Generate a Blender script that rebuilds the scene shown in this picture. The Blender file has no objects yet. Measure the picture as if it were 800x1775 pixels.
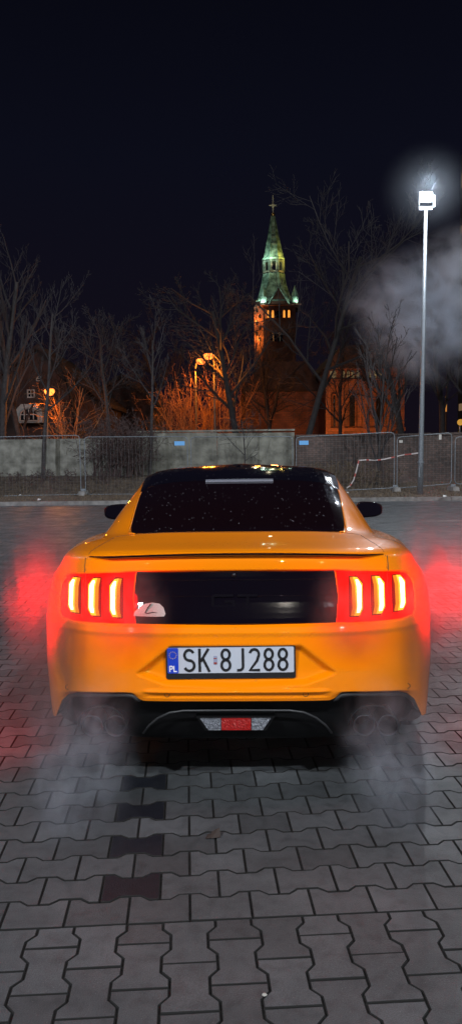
import bpy, bmesh, math, random
import numpy as np
from mathutils import Vector, Matrix
from mathutils.bvhtree import BVHTree
from mathutils.geometry import delaunay_2d_cdt
R = math.radians
random.seed(7)
rng = np.random.default_rng(7)
scene = bpy.context.scene
col = scene.collection

# ------------------------------------------------------------------ camera
F = 1335.0; PITCH = R(4.75); ROLL = R(0.7); EYE = 1.5
cam_d = bpy.data.cameras.new('camera'); cam = bpy.data.objects.new('camera', cam_d); col.objects.link(cam)
cam_d.sensor_fit = 'VERTICAL'; cam_d.sensor_height = 36.0; cam_d.lens = 36.0 * F / 1775.0
cam_d.clip_end = 3000; cam_d.clip_start = 0.05
cam.matrix_world = Matrix.Translation((0, 0, EYE)) @ Matrix.Rotation(math.pi / 2 - PITCH, 4, 'X') @ Matrix.Rotation(-ROLL, 4, 'Z')
scene.camera = cam

def ray(px, py):
    a = px - 400.0; b = py - 887.5
    c, s = math.cos(ROLL), math.sin(ROLL)
    a, b = a * c - b * s, a * s + b * c
    dx = a / F; dz = -b / F
    return dx, math.cos(PITCH) + dz * math.sin(PITCH), -math.sin(PITCH) + dz * math.cos(PITCH)
def at(px, py, Y):
    dx, dy, dz = ray(px, py); t = Y / dy
    return Vector((dx * t, Y, EYE + dz * t))
def ground(px, py, z=0.0):
    dx, dy, dz = ray(px, py); t = (z - EYE) / dz
    return Vector((dx * t, dy * t, z))

# ------------------------------------------------------------------ helpers
def tag(o, label=None, cat=None, group=None, kind=None):
    if label: o['label'] = label
    if cat: o['category'] = cat
    if group: o['group'] = group
    if kind: o['kind'] = kind
    return o
def empty(name, loc=(0, 0, 0), rz=0.0):
    o = bpy.data.objects.new(name, None); col.objects.link(o)
    o.location = loc; o.rotation_euler = (0, 0, rz); o.empty_display_size = .2
    return o
class MB:
    def __init__(s): s.v = []; s.f = []; s.m = []
    def add(s, vs, fs, mi=0):
        b = len(s.v); s.v.extend([tuple(v) for v in vs])
        s.f.extend([tuple(i + b for i in f) for f in fs]); s.m.extend([mi] * len(fs))
    def box(s, lo, hi, mi=0):
        x0, y0, z0 = lo; x1, y1, z1 = hi
        s.add([(x0, y0, z0), (x1, y0, z0), (x1, y1, z0), (x0, y1, z0), (x0, y0, z1), (x1, y0, z1), (x1, y1, z1), (x0, y1, z1)],
              [(0, 3, 2, 1), (4, 5, 6, 7), (0, 1, 5, 4), (1, 2, 6, 5), (2, 3, 7, 6), (3, 0, 4, 7)], mi)
    def tube(s, pts, rad, n=6, mi=0, cap=True, closed=False):
        pts = [Vector(p) for p in pts]
        if not hasattr(rad, '__len__'): rad = [rad] * len(pts)
        N = len(pts); vs = []; prev = None
        for i, p in enumerate(pts):
            if closed: d = pts[(i + 1) % N] - pts[i - 1]
            else: d = pts[min(i + 1, N - 1)] - pts[max(i - 1, 0)]
            if d.length < 1e-9: d = Vector((0, 0, 1))
            d.normalize()
            if prev is None:
                a = Vector((0, 0, 1)) if abs(d.z) < .9 else Vector((1, 0, 0))
                prev = d.cross(a).normalized()
            else:
                prev = (prev - d * prev.dot(d))
                if prev.length < 1e-6: prev = d.orthogonal()
                prev.normalize()
            w = d.cross(prev)
            for k in range(n):
                t = 2 * math.pi * k / n
                vs.append(p + (prev * math.cos(t) + w * math.sin(t)) * rad[i])
        fs = []
        for i in range(N if closed else N - 1):
            j = (i + 1) % N
            for k in range(n):
                k2 = (k + 1) % n
                fs.append((i * n + k, i * n + k2, j * n + k2, j * n + k))
        if cap and not closed:
            fs.append(tuple(range(n - 1, -1, -1))); fs.append(tuple(range((N - 1) * n, N * n)))
        s.add(vs, fs, mi)
    def lathe(s, prof, center, axis='Z', n=24, mi=0, sx=1.0, sy=1.0):
        vs = []; fs = []
        for r, h in prof:
            for k in range(n):
                t = 2 * math.pi * k / n
                a, b = r * math.cos(t) * sx, r * math.sin(t) * sy
                v = {'Z': (a, b, h), 'Y': (a, h, b), 'X': (h, a, b)}[axis]
                vs.append((v[0] + center[0], v[1] + center[1], v[2] + center[2]))
        for i in range(len(prof) - 1):
            for k in range(n):
                k2 = (k + 1) % n
                fs.append((i * n + k, i * n + k2, (i + 1) * n + k2, (i + 1) * n + k))
        s.add(vs, fs, mi)
    def prism_y(s, poly, y0, y1, mi=0):       # polygon in x,z extruded along y
        n = len(poly)
        vs = [(x, y0, z) for x, z in poly] + [(x, y1, z) for x, z in poly]
        fs = [tuple(range(n)), tuple(range(2 * n - 1, n - 1, -1))]
        fs += [(i, n + i, n + (i + 1) % n, (i + 1) % n) for i in range(n)]
        s.add(vs, fs, mi)
    def build(s, name, mats, parent=None, smooth=False, fix=False):
        me = bpy.data.meshes.new(name); me.from_pydata(s.v, [], s.f)
        if not isinstance(mats, (list, tuple)): mats = [mats]
        for m in mats: me.materials.append(m)
        if len(mats) > 1: me.polygons.foreach_set('material_index', s.m)
        if smooth: me.polygons.foreach_set('use_smooth', [True] * len(me.polygons))
        if fix:
            bm = bmesh.new(); bm.from_mesh(me); bmesh.ops.recalc_face_normals(bm, faces=bm.faces); bm.to_mesh(me); bm.free()
        me.update()
        o = bpy.data.objects.new(name, me); col.objects.link(o)
        if parent: o.parent = parent
        return o
def copy_tree(o, parent=None):
    c = o.copy(); col.objects.link(c); c.parent = parent
    for ch in list(o.children): copy_tree(ch, c)
    return c

# ------------------------------------------------------------------ materials
def node_mat(name):
    m = bpy.data.materials.new(name); m.use_nodes = True
    nt = m.node_tree; b = nt.nodes['Principled BSDF']
    return m, nt, b
def mat(name, color, rough=.6, metal=0.0, coat=0.0, var=0.0, scale=8.0, bump=0.0, bscale=40.0, color2=None, spec=None, emit=None, estr=0, noise_detail=6):
    m, nt, b = node_mat(name)
    b.inputs['Base Color'].default_value = (*color, 1); b.inputs['Roughness'].default_value = rough
    b.inputs['Metallic'].default_value = metal; b.inputs['Coat Weight'].default_value = coat
    b.inputs['Coat Roughness'].default_value = .04
    if spec is not None: b.inputs['Specular IOR Level'].default_value = spec
    if emit: b.inputs['Emission Color'].default_value = (*emit, 1); b.inputs['Emission Strength'].default_value = estr
    tc = nt.nodes.new('ShaderNodeTexCoord')
    if var or color2:
        n = nt.nodes.new('ShaderNodeTexNoise'); n.inputs['Scale'].default_value = scale; n.inputs['Detail'].default_value = noise_detail
        nt.links.new(tc.outputs['Object'], n.inputs['Vector'])
        r = nt.nodes.new('ShaderNodeValToRGB')
        c2 = color2 or tuple(c * (1 - var) for c in color); c1 = color if color2 else tuple(min(1, c * (1 + var)) for c in color)
        r.color_ramp.elements[0].position = .35; r.color_ramp.elements[1].position = .65
        r.color_ramp.elements[0].color = (*c2, 1); r.color_ramp.elements[1].color = (*c1, 1)
        nt.links.new(n.outputs['Fac'], r.inputs['Fac']); nt.links.new(r.outputs['Color'], b.inputs['Base Color'])
    if bump:
        n2 = nt.nodes.new('ShaderNodeTexNoise'); n2.inputs['Scale'].default_value = bscale; n2.inputs['Detail'].default_value = 5
        nt.links.new(tc.outputs['Object'], n2.inputs['Vector'])
        bp = nt.nodes.new('ShaderNodeBump'); bp.inputs['Strength'].default_value = bump; bp.inputs['Distance'].default_value = .02
        nt.links.new(n2.outputs['Fac'], bp.inputs['Height']); nt.links.new(bp.outputs['Normal'], b.inputs['Normal'])
    return m
def emis(name, color, s):
    m = bpy.data.materials.new(name); m.use_nodes = True; nt = m.node_tree; nt.nodes.clear()
    e = nt.nodes.new('ShaderNodeEmission'); e.inputs['Color'].default_value = (*color, 1); e.inputs['Strength'].default_value = s
    o = nt.nodes.new('ShaderNodeOutputMaterial'); nt.links.new(e.outputs[0], o.inputs['Surface']); return m
def brick_mat(name, c1, c2, mortar, scale=4.0, rough=.85, bump=.5, bw=.5, rh=.25, msize=.02, stain=.35):
    m, nt, b = node_mat(name); b.inputs['Roughness'].default_value = rough
    tc = nt.nodes.new('ShaderNodeTexCoord'); mp = nt.nodes.new('ShaderNodeMapping')
    mp.inputs['Rotation'].default_value = (R(90), 0, 0)
    nt.links.new(tc.outputs['Object'], mp.inputs['Vector'])
    br = nt.nodes.new('ShaderNodeTexBrick'); br.inputs['Scale'].default_value = scale
    br.inputs['Color1'].default_value = (*c1, 1); br.inputs['Color2'].default_value = (*c2, 1); br.inputs['Mortar'].default_value = (*mortar, 1)
    br.inputs['Mortar Size'].default_value = msize; br.inputs['Brick Width'].default_value = bw; br.inputs['Row Height'].default_value = rh
    nt.links.new(mp.outputs[0], br.inputs['Vector'])
    n = nt.nodes.new('ShaderNodeTexNoise'); n.inputs['Scale'].default_value = .9; n.inputs['Detail'].default_value = 8
    nt.links.new(tc.outputs['Object'], n.inputs['Vector'])
    mr = nt.nodes.new('ShaderNodeMapRange'); mr.inputs['From Min'].default_value = .35; mr.inputs['From Max'].default_value = .65
    mr.inputs['To Min'].default_value = 1 - stain; mr.inputs['To Max'].default_value = 1.15
    nt.links.new(n.outputs['Fac'], mr.inputs['Value'])
    mx = nt.nodes.new('ShaderNodeMix'); mx.data_type = 'RGBA'; mx.blend_type = 'MULTIPLY'; mx.inputs['Factor'].default_value = 1
    nt.links.new(br.outputs['Color'], mx.inputs['A']); nt.links.new(mr.outputs[0], mx.inputs['B'])
    nt.links.new(mx.outputs['Result'], b.inputs['Base Color'])
    bp = nt.nodes.new('ShaderNodeBump'); bp.inputs['Strength'].default_value = bump; bp.inputs['Distance'].default_value = .01; bp.invert = True
    nt.links.new(br.outputs['Fac'], bp.inputs['Height']); nt.links.new(bp.outputs['Normal'], b.inputs['Normal'])
    return m

def paving_mat(name, base, var):
    m, nt, b = node_mat(name)
    geo = nt.nodes.new('ShaderNodeNewGeometry'); tc = nt.nodes.new('ShaderNodeTexCoord')
    fine = nt.nodes.new('ShaderNodeTexNoise'); fine.inputs['Scale'].default_value = 260; fine.inputs['Detail'].default_value = 3
    mid = nt.nodes.new('ShaderNodeTexNoise'); mid.inputs['Scale'].default_value = 2.3; mid.inputs['Detail'].default_value = 9; mid.inputs['Roughness'].default_value = .62
    blot = nt.nodes.new('ShaderNodeTexNoise'); blot.inputs['Scale'].default_value = 22; blot.inputs['Detail'].default_value = 6
    for n in (fine, mid, blot): nt.links.new(tc.outputs['Object'], n.inputs['Vector'])
    def mr(src, a, b_, c, d):
        q = nt.nodes.new('ShaderNodeMapRange'); q.inputs['From Min'].default_value = a; q.inputs['From Max'].default_value = b_
        q.inputs['To Min'].default_value = c; q.inputs['To Max'].default_value = d; nt.links.new(src, q.inputs['Value']); return q.outputs[0]
    def mul(a, b_):
        q = nt.nodes.new('ShaderNodeMath'); q.operation = 'MULTIPLY'; nt.links.new(a, q.inputs[0]); nt.links.new(b_, q.inputs[1]); return q.outputs[0]
    k = mul(mul(mr(geo.outputs['Random Per Island'], 0, 1, 1 - var, 1 + var), mr(mid.outputs['Fac'], .3, .7, .62, 1.3)),
            mul(mr(fine.outputs['Fac'], .3, .7, .72, 1.28), mr(blot.outputs['Fac'], .30, .52, .76, 1.05)))
    sp = nt.nodes.new('ShaderNodeTexVoronoi'); sp.inputs['Scale'].default_value = 70; nt.links.new(tc.outputs['Object'], sp.inputs['Vector'])
    spk = mr(sp.outputs['Distance'], .06, .1, 1, 0)
    rgb = nt.nodes.new('ShaderNodeCombineColor')
    for i, c in enumerate(base):
        q = nt.nodes.new('ShaderNodeMath'); q.operation = 'MULTIPLY'; q.inputs[1].default_value = c; nt.links.new(k, q.inputs[0]); nt.links.new(q.outputs[0], rgb.inputs[i])
    mx = nt.nodes.new('ShaderNodeMix'); mx.data_type = 'RGBA'; mx.inputs['B'].default_value = (.3, .3, .3, 1)
    sp2 = nt.nodes.new('ShaderNodeMath'); sp2.operation = 'MULTIPLY'; sp2.inputs[1].default_value = .35; nt.links.new(spk, sp2.inputs[0])
    nt.links.new(sp2.outputs[0], mx.inputs['Factor']); nt.links.new(rgb.outputs[0], mx.inputs['A'])
    nt.links.new(mx.outputs['Result'], b.inputs['Base Color'])
    nt.links.new(mr(mid.outputs['Fac'], .3, .7, .66, .27), b.inputs['Roughness'])
    bp = nt.nodes.new('ShaderNodeBump'); bp.inputs['Strength'].default_value = .55; bp.inputs['Distance'].default_value = .004
    nt.links.new(fine.outputs['Fac'], bp.inputs['Height']); nt.links.new(bp.outputs['Normal'], b.inputs['Normal'])
    return m

M = {}
def paint_mat():
    m, nt, b = node_mat('orange_paint')
    b.inputs['Base Color'].default_value = (.90, .235, .0, 1); b.inputs['Specular IOR Level'].default_value = .06; b.inputs['Roughness'].default_value = .38
    b.inputs['Coat Weight'].default_value = 1; b.inputs['Coat Roughness'].default_value = .025
    tc = nt.nodes.new('ShaderNodeTexCoord')
    v = nt.nodes.new('ShaderNodeTexVoronoi'); v.inputs['Scale'].default_value = 42; v.inputs['Randomness'].default_value = 1
    nt.links.new(tc.outputs['Object'], v.inputs['Vector'])
    n = nt.nodes.new('ShaderNodeTexNoise'); n.inputs['Scale'].default_value = 1.7; n.inputs['Detail'].default_value = 4
    nt.links.new(tc.outputs['Object'], n.inputs['Vector'])
    # sparse drops of water as small bumps in the coat
    a = nt.nodes.new('ShaderNodeMapRange'); a.inputs['From Min'].default_value = .0; a.inputs['From Max'].default_value = .16
    a.inputs['To Min'].default_value = 1; a.inputs['To Max'].default_value = 0; nt.links.new(v.outputs['Distance'], a.inputs['Value'])
    bp = nt.nodes.new('ShaderNodeBump'); bp.inputs['Strength'].default_value = .35; bp.inputs['Distance'].default_value = .003
    nt.links.new(a.outputs[0], bp.inputs['Height']); nt.links.new(bp.outputs['Normal'], b.inputs['Coat Normal'])
    mr = nt.nodes.new('ShaderNodeMapRange'); mr.inputs['To Min'].default_value = .3; mr.inputs['To Max'].default_value = .46
    nt.links.new(n.outputs['Fac'], mr.inputs['Value']); nt.links.new(mr.outputs[0], b.inputs['Roughness'])
    return m
M['paint'] = paint_mat()
M['gloss'] = mat('gloss_black', (.004, .003, .006), .07, spec=.45, coat=.3)
M['glass'] = mat('tinted_glass', (.006, .002, .003), .04, spec=.5)
M['plastic'] = mat('black_plastic', (.004, .004, .0045), .5, spec=.15, bump=.15, bscale=300)
M['satin'] = mat('satin_trim', (.03, .03, .032), .4)
M['under'] = mat('underbody', (.01, .01, .01), .8)
M['rubber'] = mat('rubber', (.02, .02, .021), .7)
M['rim'] = mat('dark_rim', (.05, .05, .055), .3, .9)
M['chrome'] = mat('dark_chrome', (.03, .03, .033), .35, .8)
M['mirror'] = mat('mirror_glass', (.75, .78, .82), .03, 1)
M['seam'] = mat('panel_gap', (.01, .005, .003), .7)
def lens_mat():
    m, nt, b = node_mat('lit_red_lens')
    b.inputs['Base Color'].default_value = (.25, .0, .0, 1); b.inputs['Specular IOR Level'].default_value = .1; b.inputs['Roughness'].default_value = .1
    b.inputs['Emission Color'].default_value = (1, .0006, .0, 1)
    tc = nt.nodes.new('ShaderNodeTexCoord'); w = nt.nodes.new('ShaderNodeTexNoise'); w.inputs['Scale'].default_value = 9
    nt.links.new(tc.outputs['Object'], w.inputs['Vector'])
    mr = nt.nodes.new('ShaderNodeMapRange'); mr.inputs['To Min'].default_value = 4; mr.inputs['To Max'].default_value = 9
    nt.links.new(w.outputs['Fac'], mr.inputs['Value']); nt.links.new(mr.outputs[0], b.inputs['Emission Strength'])
    return m
M['lens'] = lens_mat()
M['bar'] = emis('light_bar_core', (1, .80, .42), 9.0)
M['barbase'] = emis('light_bar_base', (1, .44, .03), 2.3)
M['barside'] = emis('light_bar_side', (1, .26, .01), 1.3)
M['barframe'] = emis('light_bar_frame', (1, .0, .0), .45)
M['clear'] = mat('clear_reflector', (.22, .23, .26), .2, .3, bump=.9, bscale=120, emit=(.8, .85, 1), estr=.0)
M['redrefl'] = mat('red_reflector', (.22, .004, .003), .15, coat=1, bump=.8, bscale=130, emit=(1, .01, .005), estr=.12)
M['platewhite'] = mat('plate_white', (.48, .51, .58), .35)
M['plateblack'] = mat('plate_black', (.012, .012, .014), .4)
M['plateblue'] = mat('plate_blue', (.01, .05, .5), .35)
M['yellow'] = mat('star_yellow', (.7, .5, .03), .4)
M['white'] = mat('white_ink', (.8, .8, .8), .4)
M['pale_mark'] = mat('pale_green', (.40, .45, .41), .4)
M['galv'] = mat('galvanised', (.135, .15, .165), .5, .3, var=.25, scale=30)
M['concrete'] = mat('concrete', (.22, .215, .18), .88, color2=(.10, .097, .078), scale=3.2, bump=.5, bscale=30, noise_detail=10)
M['concrete_old'] = mat('concrete_old', (.20, .195, .16), .9, color2=(.065, .062, .05), scale=2.0, bump=.6, bscale=22, noise_detail=10)
M['kerb'] = mat('kerb_concrete', (.17, .16, .15), .85, var=.3, scale=6, bump=.4, bscale=40)
M['soil'] = mat('soil', (.07, .05, .035), .95, color2=(.03, .02, .015), scale=5, bump=1, bscale=14)
M['verge'] = mat('verge', (.095, .068, .045), .95, color2=(.035, .024, .018), scale=6, bump=1, bscale=20)
M['grass'] = mat('dead_grass', (.12, .085, .05), .9, color2=(.05, .034, .024), scale=4)
M['bark'] = mat('bark', (.036, .030, .029), .9, color2=(.018, .015, .015), scale=9)
M['bark_dark'] = mat('bark_dark', (.022, .018, .018), .9, color2=(.012, .010, .010), scale=9)
M['twig'] = mat('twig', (.021, .0175, .0185), .9)
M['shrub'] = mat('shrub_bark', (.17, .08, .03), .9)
M['wire'] = mat('wire', (.16, .17, .18), .5, .5)
M['darkpole'] = mat('dark_pole', (.05, .045, .04), .6)
M['vine'] = mat('dry_vine', (.065, .038, .034), .9, color2=(.03, .018, .017), scale=7)
M['brickwall'] = brick_mat('boundary_brick', (.095, .06, .05), (.05, .035, .03), (.03, .025, .022), 3.4, stain=.5)
M['church'] = brick_mat('church_brick', (.17, .060, .035), (.12, .042, .026), (.08, .05, .035), 1.3, stain=.4)
M['housewall'] = mat('house_wall', (.04, .022, .018), .9, var=.3, scale=.8)
M['rooftile'] = mat('roof_tile', (.022, .012, .011), .85, var=.4, scale=3)
M['copper'] = mat('green_copper', (.30, .42, .34), .6, color2=(.05, .09, .07), scale=1.6, bump=.4, bscale=3)
M['darkstone'] = mat('dark_stone', (.10, .12, .10), .8, var=.4, scale=2)
M['darkwin'] = mat('dark_window', (.01, .01, .012), .1)
M['whiteframe'] = mat('white_frame', (.36, .34, .31), .6)
M['stone'] = mat('pale_stone', (.4, .36, .28), .8)
M['gold'] = mat('gilt', (.8, .5, .2), .3, 1)
M['iron'] = mat('iron', (.5, .48, .42), .6)
M['bluesign'] = mat('blue_sign', (.10, .32, .62), .4)
M['tape_w'] = mat('tape_white', (.36, .32, .31), .5)
M['tape_r'] = mat('tape_red', (.30, .05, .04), .5)
M['sodium'] = emis('sodium_glow', (1, .20, .03), 4.2)
M['flood'] = emis('flood_glow', (.9, .96, 1), 45)
M['lampmetal'] = mat('lamp_metal', (.25, .27, .29), .5, .3)
M['belfry'] = emis('belfry_glow', (1, .34, .05), 1.3)
M['belfry_dim'] = emis('arcade_glow', (.55, .36, .17), .30)
M['winlit'] = emis('lit_window', (1, .62, .32), .16)
M['signlit'] = emis('lit_sign', (1, .50, .08), .55)
M['leaf'] = mat('dead_leaf', (.03, .02, .016), .8)

# ------------------------------------------------------------------ world
w = bpy.data.worlds.new('World'); scene.world = w; w.use_nodes = True
nt = w.node_tree; bg = nt.nodes['Background']
tc = nt.nodes.new('ShaderNodeTexCoord'); sx = nt.nodes.new('ShaderNodeSeparateXYZ'); nt.links.new(tc.outputs['Generated'], sx.inputs[0])
rp = nt.nodes.new('ShaderNodeValToRGB'); nt.links.new(sx.outputs['Z'], rp.inputs['Fac'])
e = rp.color_ramp.elements
e[0].position = 0.0; e[0].color = (.0085, .0060, .0115, 1)
e[1].position = .62; e[1].color = (.0022, .0024, .0052, 1)
k = e.new(.18); k.color = (.0072, .0062, .0135, 1)
k = e.new(.34); k.color = (.0052, .0058, .0135, 1)
nt.links.new(rp.outputs[0], bg.inputs['Color']); bg.inputs['Strength'].default_value = .68

# ------------------------------------------------------------------ ground
g = MB(); g.add([(-900, -300, -.03), (900, -300, -.03), (900, 1500, -.03), (-900, 1500, -.03)], [(0, 1, 2, 3)])
tag(g.build('ground', M['soil']), kind='structure')
g = MB(); g.add([(-40, -14, -.007), (40, -14, -.007), (40, 21.0, -.007), (-40, 21.0, -.007)], [(0, 1, 2, 3)])
tag(g.build('paving_bed', mat('joint_sand', (.007, .0065, .006), .95, bump=.8, bscale=60)), kind='structure')

TH = math.atan(.0576)
O = ground(220, 1602); cr = Vector((math.cos(TH), math.sin(TH), 0)); cc = Vector((-math.sin(TH), math.cos(TH), 0))
PT = .1389; AMP = .0128; GAP = .0030
def prof(t):
    t = t % .2
    if t > .1: t = .2 - t
    if t < .035: return AMP
    if t > .065: return -AMP
    return AMP * (1 - 2 * (t - .035) / .03)
tt = [GAP, .035, .065, .135, .165, .2 - GAP]
def stone_poly(flat_low=False):                # length along a (0..0.2), width along b
    lo = [(a, (0 if flat_low else -prof(a)) + GAP) for a in (([GAP, .2 - GAP]) if flat_low else tt)]
    hi = [(a, PT + prof(a) - GAP) for a in reversed(tt)]
    return lo + hi
FULL = stone_poly(); EDGE = stone_poly(True)
HALF = [(.1 - GAP, -prof(.1 - GAP) + GAP), (.1 - GAP, PT + prof(.1) - GAP), (.065, PT - AMP - GAP), (.035, PT + AMP - GAP), (GAP, PT + AMP - GAP), (GAP, -AMP + GAP), (.035, -AMP + GAP), (.065, AMP + GAP)]
HALF = [(.1 + GAP - .1 + .0, 0)] and [(.2 - a - .1 + .0, b) for a, b in HALF]   # narrow end towards a=0
V = []; FA = []; MI = []
def put(poly, org, da, db, mi, near):
    global V, FA, MI
    pts = [org + da * a + db * b for a, b in poly]
    c = Vector((sum(p.x for p in pts) / len(pts), sum(p.y for p in pts) / len(pts), 0))
    area = sum(pts[i].x * pts[(i + 1) % len(pts)].y - pts[(i + 1) % len(pts)].x * pts[i].y for i in range(len(pts)))
    if area < 0: pts.reverse()
    n = len(pts); b0 = len(V)
    tx, ty = (random.gauss(0, .004), random.gauss(0, .004)); h = random.gauss(0, .0006)
    def zt(p): return h + (p.x - c.x) * tx + (p.y - c.y) * ty
    if near:
        ins = []
        for i in range(n):
            a, bb, d = pts[i - 1], pts[i], pts[(i + 1) % n]
            e1 = (bb - a).normalized(); e2 = (d - bb).normalized()
            n1 = Vector((-e1.y, e1.x, 0)); n2 = Vector((-e2.y, e2.x, 0)); nn = (n1 + n2)
            nn = nn / max(.5, nn.length_squared / 2); ins.append(bb + nn * .0022)
        V += [(p.x, p.y, -.012) for p in pts] + [(p.x, p.y, zt(p) - .0014) for p in pts] + [(p.x, p.y, zt(p)) for p in ins]
        for i in range(n):
            j = (i + 1) % n
            FA.append((b0 + i, b0 + j, b0 + n + j, b0 + n + i)); FA.append((b0 + n + i, b0 + n + j, b0 + 2 * n + j, b0 + 2 * n + i)); MI.extend([2, 2])
        FA.append(tuple(range(b0 + 2 * n, b0 + 3 * n))); MI.append(mi)
    else:
        V += [(p.x, p.y, zt(p)) for p in pts]; FA.append(tuple(range(b0, b0 + n))); MI.append(mi)
for r in range(0, 140):
    v0 = r * PT; shift = .1 if r % 2 else 0.0
    yc = O.y + v0
    lim = 3.2 + .52 * yc
    k0 = int((-lim) / .2) - 1; k1 = int(lim / .2) + 1
    for k in range(k0, k1):
        org = O + cr * (k * .2 - shift) + cc * v0
        if org.y > 20.85 or org.y < O.y - 1.0: continue
        mi = 1 if (k == 0 and r in (1, 3, 5, 7)) else 0
        put(EDGE if r == 0 else FULL, org, cr, cc, mi, org.y < 9)
uc = (ground(290, 1600) - O).dot(cr)
for c in range(-22, 24):
    u0 = uc + (c - 0) * PT
    odd = c % 2
    # column boundaries; even columns begin with a whole stone, odd ones with a half stone
    vstart = 0.0
    if odd:
        put([(a, b) for a, b in HALF], O + cr * u0, -cc, cr, 0, True); vstart = .1
    for q in range(0, 12):
        put(FULL, O + cr * u0 - cc * (vstart + q * .2), -cc, cr, 0, True)
me = bpy.data.meshes.new('paving'); me.from_pydata(V, [], FA)
me.materials.append(paving_mat('paving_grey', (.069, .073, .077), .22)); me.materials.append(paving_mat('paving_dark', (.010, .0112, .016), .1)); me.materials.append(mat('joint_edge', (.010, .0095, .009), .95))
me.polygons.foreach_set('material_index', MI); me.update()
pv = bpy.data.objects.new('paving', me); col.objects.link(pv); tag(pv, kind='structure')
# faint painted bay line
ln = MB(); a = ground(742, 904); ln.box((a.x, a.y, .003), (a.x + 7, a.y + .06, .006))
tag(ln.build('road_marking', mat('worn_paint', (.42, .4, .38), .7, color2=(.14, .14, .14), scale=9)), kind='structure')

KY = 20.95
kb = MB()
x = -30.0
while x < 30:
    dz = random.gauss(0, .004); kb.box((x + .004, KY + random.gauss(0, .004), -.02), (x + .996, KY + .14, .10 + dz)); x += 1.0
tag(kb.build('kerb', M['kerb']), kind='structure')
# verge, rising into a low bank before the left wall
def bank(x, y):
    t = min(1, max(0, (y - 24.6) / 2.6)); s = min(1, max(0, (2.6 - x) / .8)); t = t * t * (3 - 2 * t)
    return .085 + .50 * t * s + .12 * t * (1 - s)
vg = MB(); nx, ny = 220, 60
vs = []
for j in range(ny + 1):
    for i in range(nx + 1):
        x = -33 + 66 * i / nx; y = KY + .14 + (60 - KY) * (j / ny) ** 1.7
        vs.append((x, y, bank(x, y) + random.gauss(0, .014)))
vg.add(vs, [(j * (nx + 1) + i, j * (nx + 1) + i + 1, (j + 1) * (nx + 1) + i + 1, (j + 1) * (nx + 1) + i) for j in range(ny) for i in range(nx)])
tag(vg.build('verge', M['verge'], smooth=True), kind='structure')
# tufts of dead grass and low weeds
gr = MB()
for i in range(9000):
    x = random.uniform(-12, 12); y = KY + .2 + abs(random.gauss(0, 1)) * 2.6
    if y > 27.2: continue
    z = bank(x, y); h = random.uniform(.03, .11) * (1.0 if y < 24.8 else 2.6); a = random.uniform(0, 6.28); ww = random.uniform(.005, .012)
    lx, ly = math.cos(a) * h * .6, math.sin(a) * h * .6
    gr.add([(x - ww, y, z - .01), (x + ww, y, z - .01), (x + lx, y + ly, z + h)], [(0, 1, 2)])
tag(gr.build('dead_grass', M['grass']), 'tufts of dead grass along the verge behind the kerb', 'grass', kind='stuff')
lt = MB()
for px, py in ((205, 843), (68, 868), (175, 851), (85, 853), (35, 860), (770, 862), (240, 850), (600, 856)):
    p = ground(px, py, .1); s = random.uniform(.03, .08)
    lt.add([p + Vector((-s, 0, .01)), p + Vector((s, -.02, .03)), p + Vector((s * .8, .05, .05)), p + Vector((-s * .7, .06, .06))], [(0, 1, 2, 3)])
tag(lt.build('litter_scraps', mat('paper', (.5, .5, .48), .7)), 'small pale scraps of litter scattered on the verge', 'litter', kind='stuff')

# ------------------------------------------------------------------ trees
def grow(trunk, crown, p, d, r, L, depth, maxd, P):
    n = 5 if depth == 0 else (4 if depth == 1 else 3)
    pts = [p.copy()]; rad = [r]; dd = d.copy()
    for i in range(n):
        dd = (dd + Vector((random.gauss(0, 1), random.gauss(0, 1), random.gauss(0, 1))) * P['wob'] * (1 if depth else .45) + Vector((0, 0, P['up'] * (1 if depth else .3)))).normalized()
        pts.append(pts[-1] + dd * L / n); rad.append(max(P['rmin'], r * (1 - (.55 if depth < maxd else .8) * (i + 1) / n)))
    (trunk if depth <= P.get('td', 0) else crown).tube(pts, rad, 6 if depth == 0 else (4 if depth == 1 else 3), cap=False)
    if depth >= maxd: return
    kids = P['kids'][depth]
    for k in range(kids):
        t = P['first'] + (1 - P['first']) * (k + random.random() * .8) / kids if depth == 0 else .15 + .85 * (k + random.random()) / kids
        t = min(t, .999); i = min(n - 1, int(t * n)); q = pts[i].lerp(pts[i + 1], t * n - i)
        rr = rad[i] + (rad[i + 1] - rad[i]) * (t * n - i)
        base = (pts[i + 1] - pts[i]).normalized()
        a = random.uniform(0, 6.28) if depth else k * 2.4 + random.uniform(-.5, .5)
        o1 = base.orthogonal().normalized(); o2 = base.cross(o1)
        side = o1 * math.cos(a) + o2 * math.sin(a)
        ang = R(random.gauss(P['ang'][min(depth, len(P['ang']) - 1)], 8))
        nd = (base * math.cos(ang) + side * math.sin(ang)).normalized()
        LL = P['len'][depth] * L * random.uniform(.7, 1.15) * (1 - .45 * t if depth == 0 else 1 - .35 * t)
        grow(trunk, crown, q, nd, rr * P.get('rk', .5), LL, depth + 1, maxd, P)
SPREAD = dict(wob=.13, up=.04, rmin=.006, kids=[9, 7, 6, 4], first=.3, ang=[52, 42, 38, 35], len=[.62, .58, .55, .55])
UPRIGHT = dict(wob=.07, up=.11, rmin=.005, kids=[12, 6, 5, 3], first=.2, ang=[34, 32, 30, 30], len=[.55, .5, .5, .5])
MULTI = dict(wob=.06, up=.08, rmin=.005, kids=[12, 6, 5, 3], first=.02, ang=[24, 26, 28, 28], len=[.85, .45, .45, .45], rk=.7)
ROUND = dict(wob=.12, up=.05, rmin=.006, kids=[12, 8, 7, 4], first=.3, ang=[46, 38, 36, 34], len=[.66, .55, .5, .5])
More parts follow.
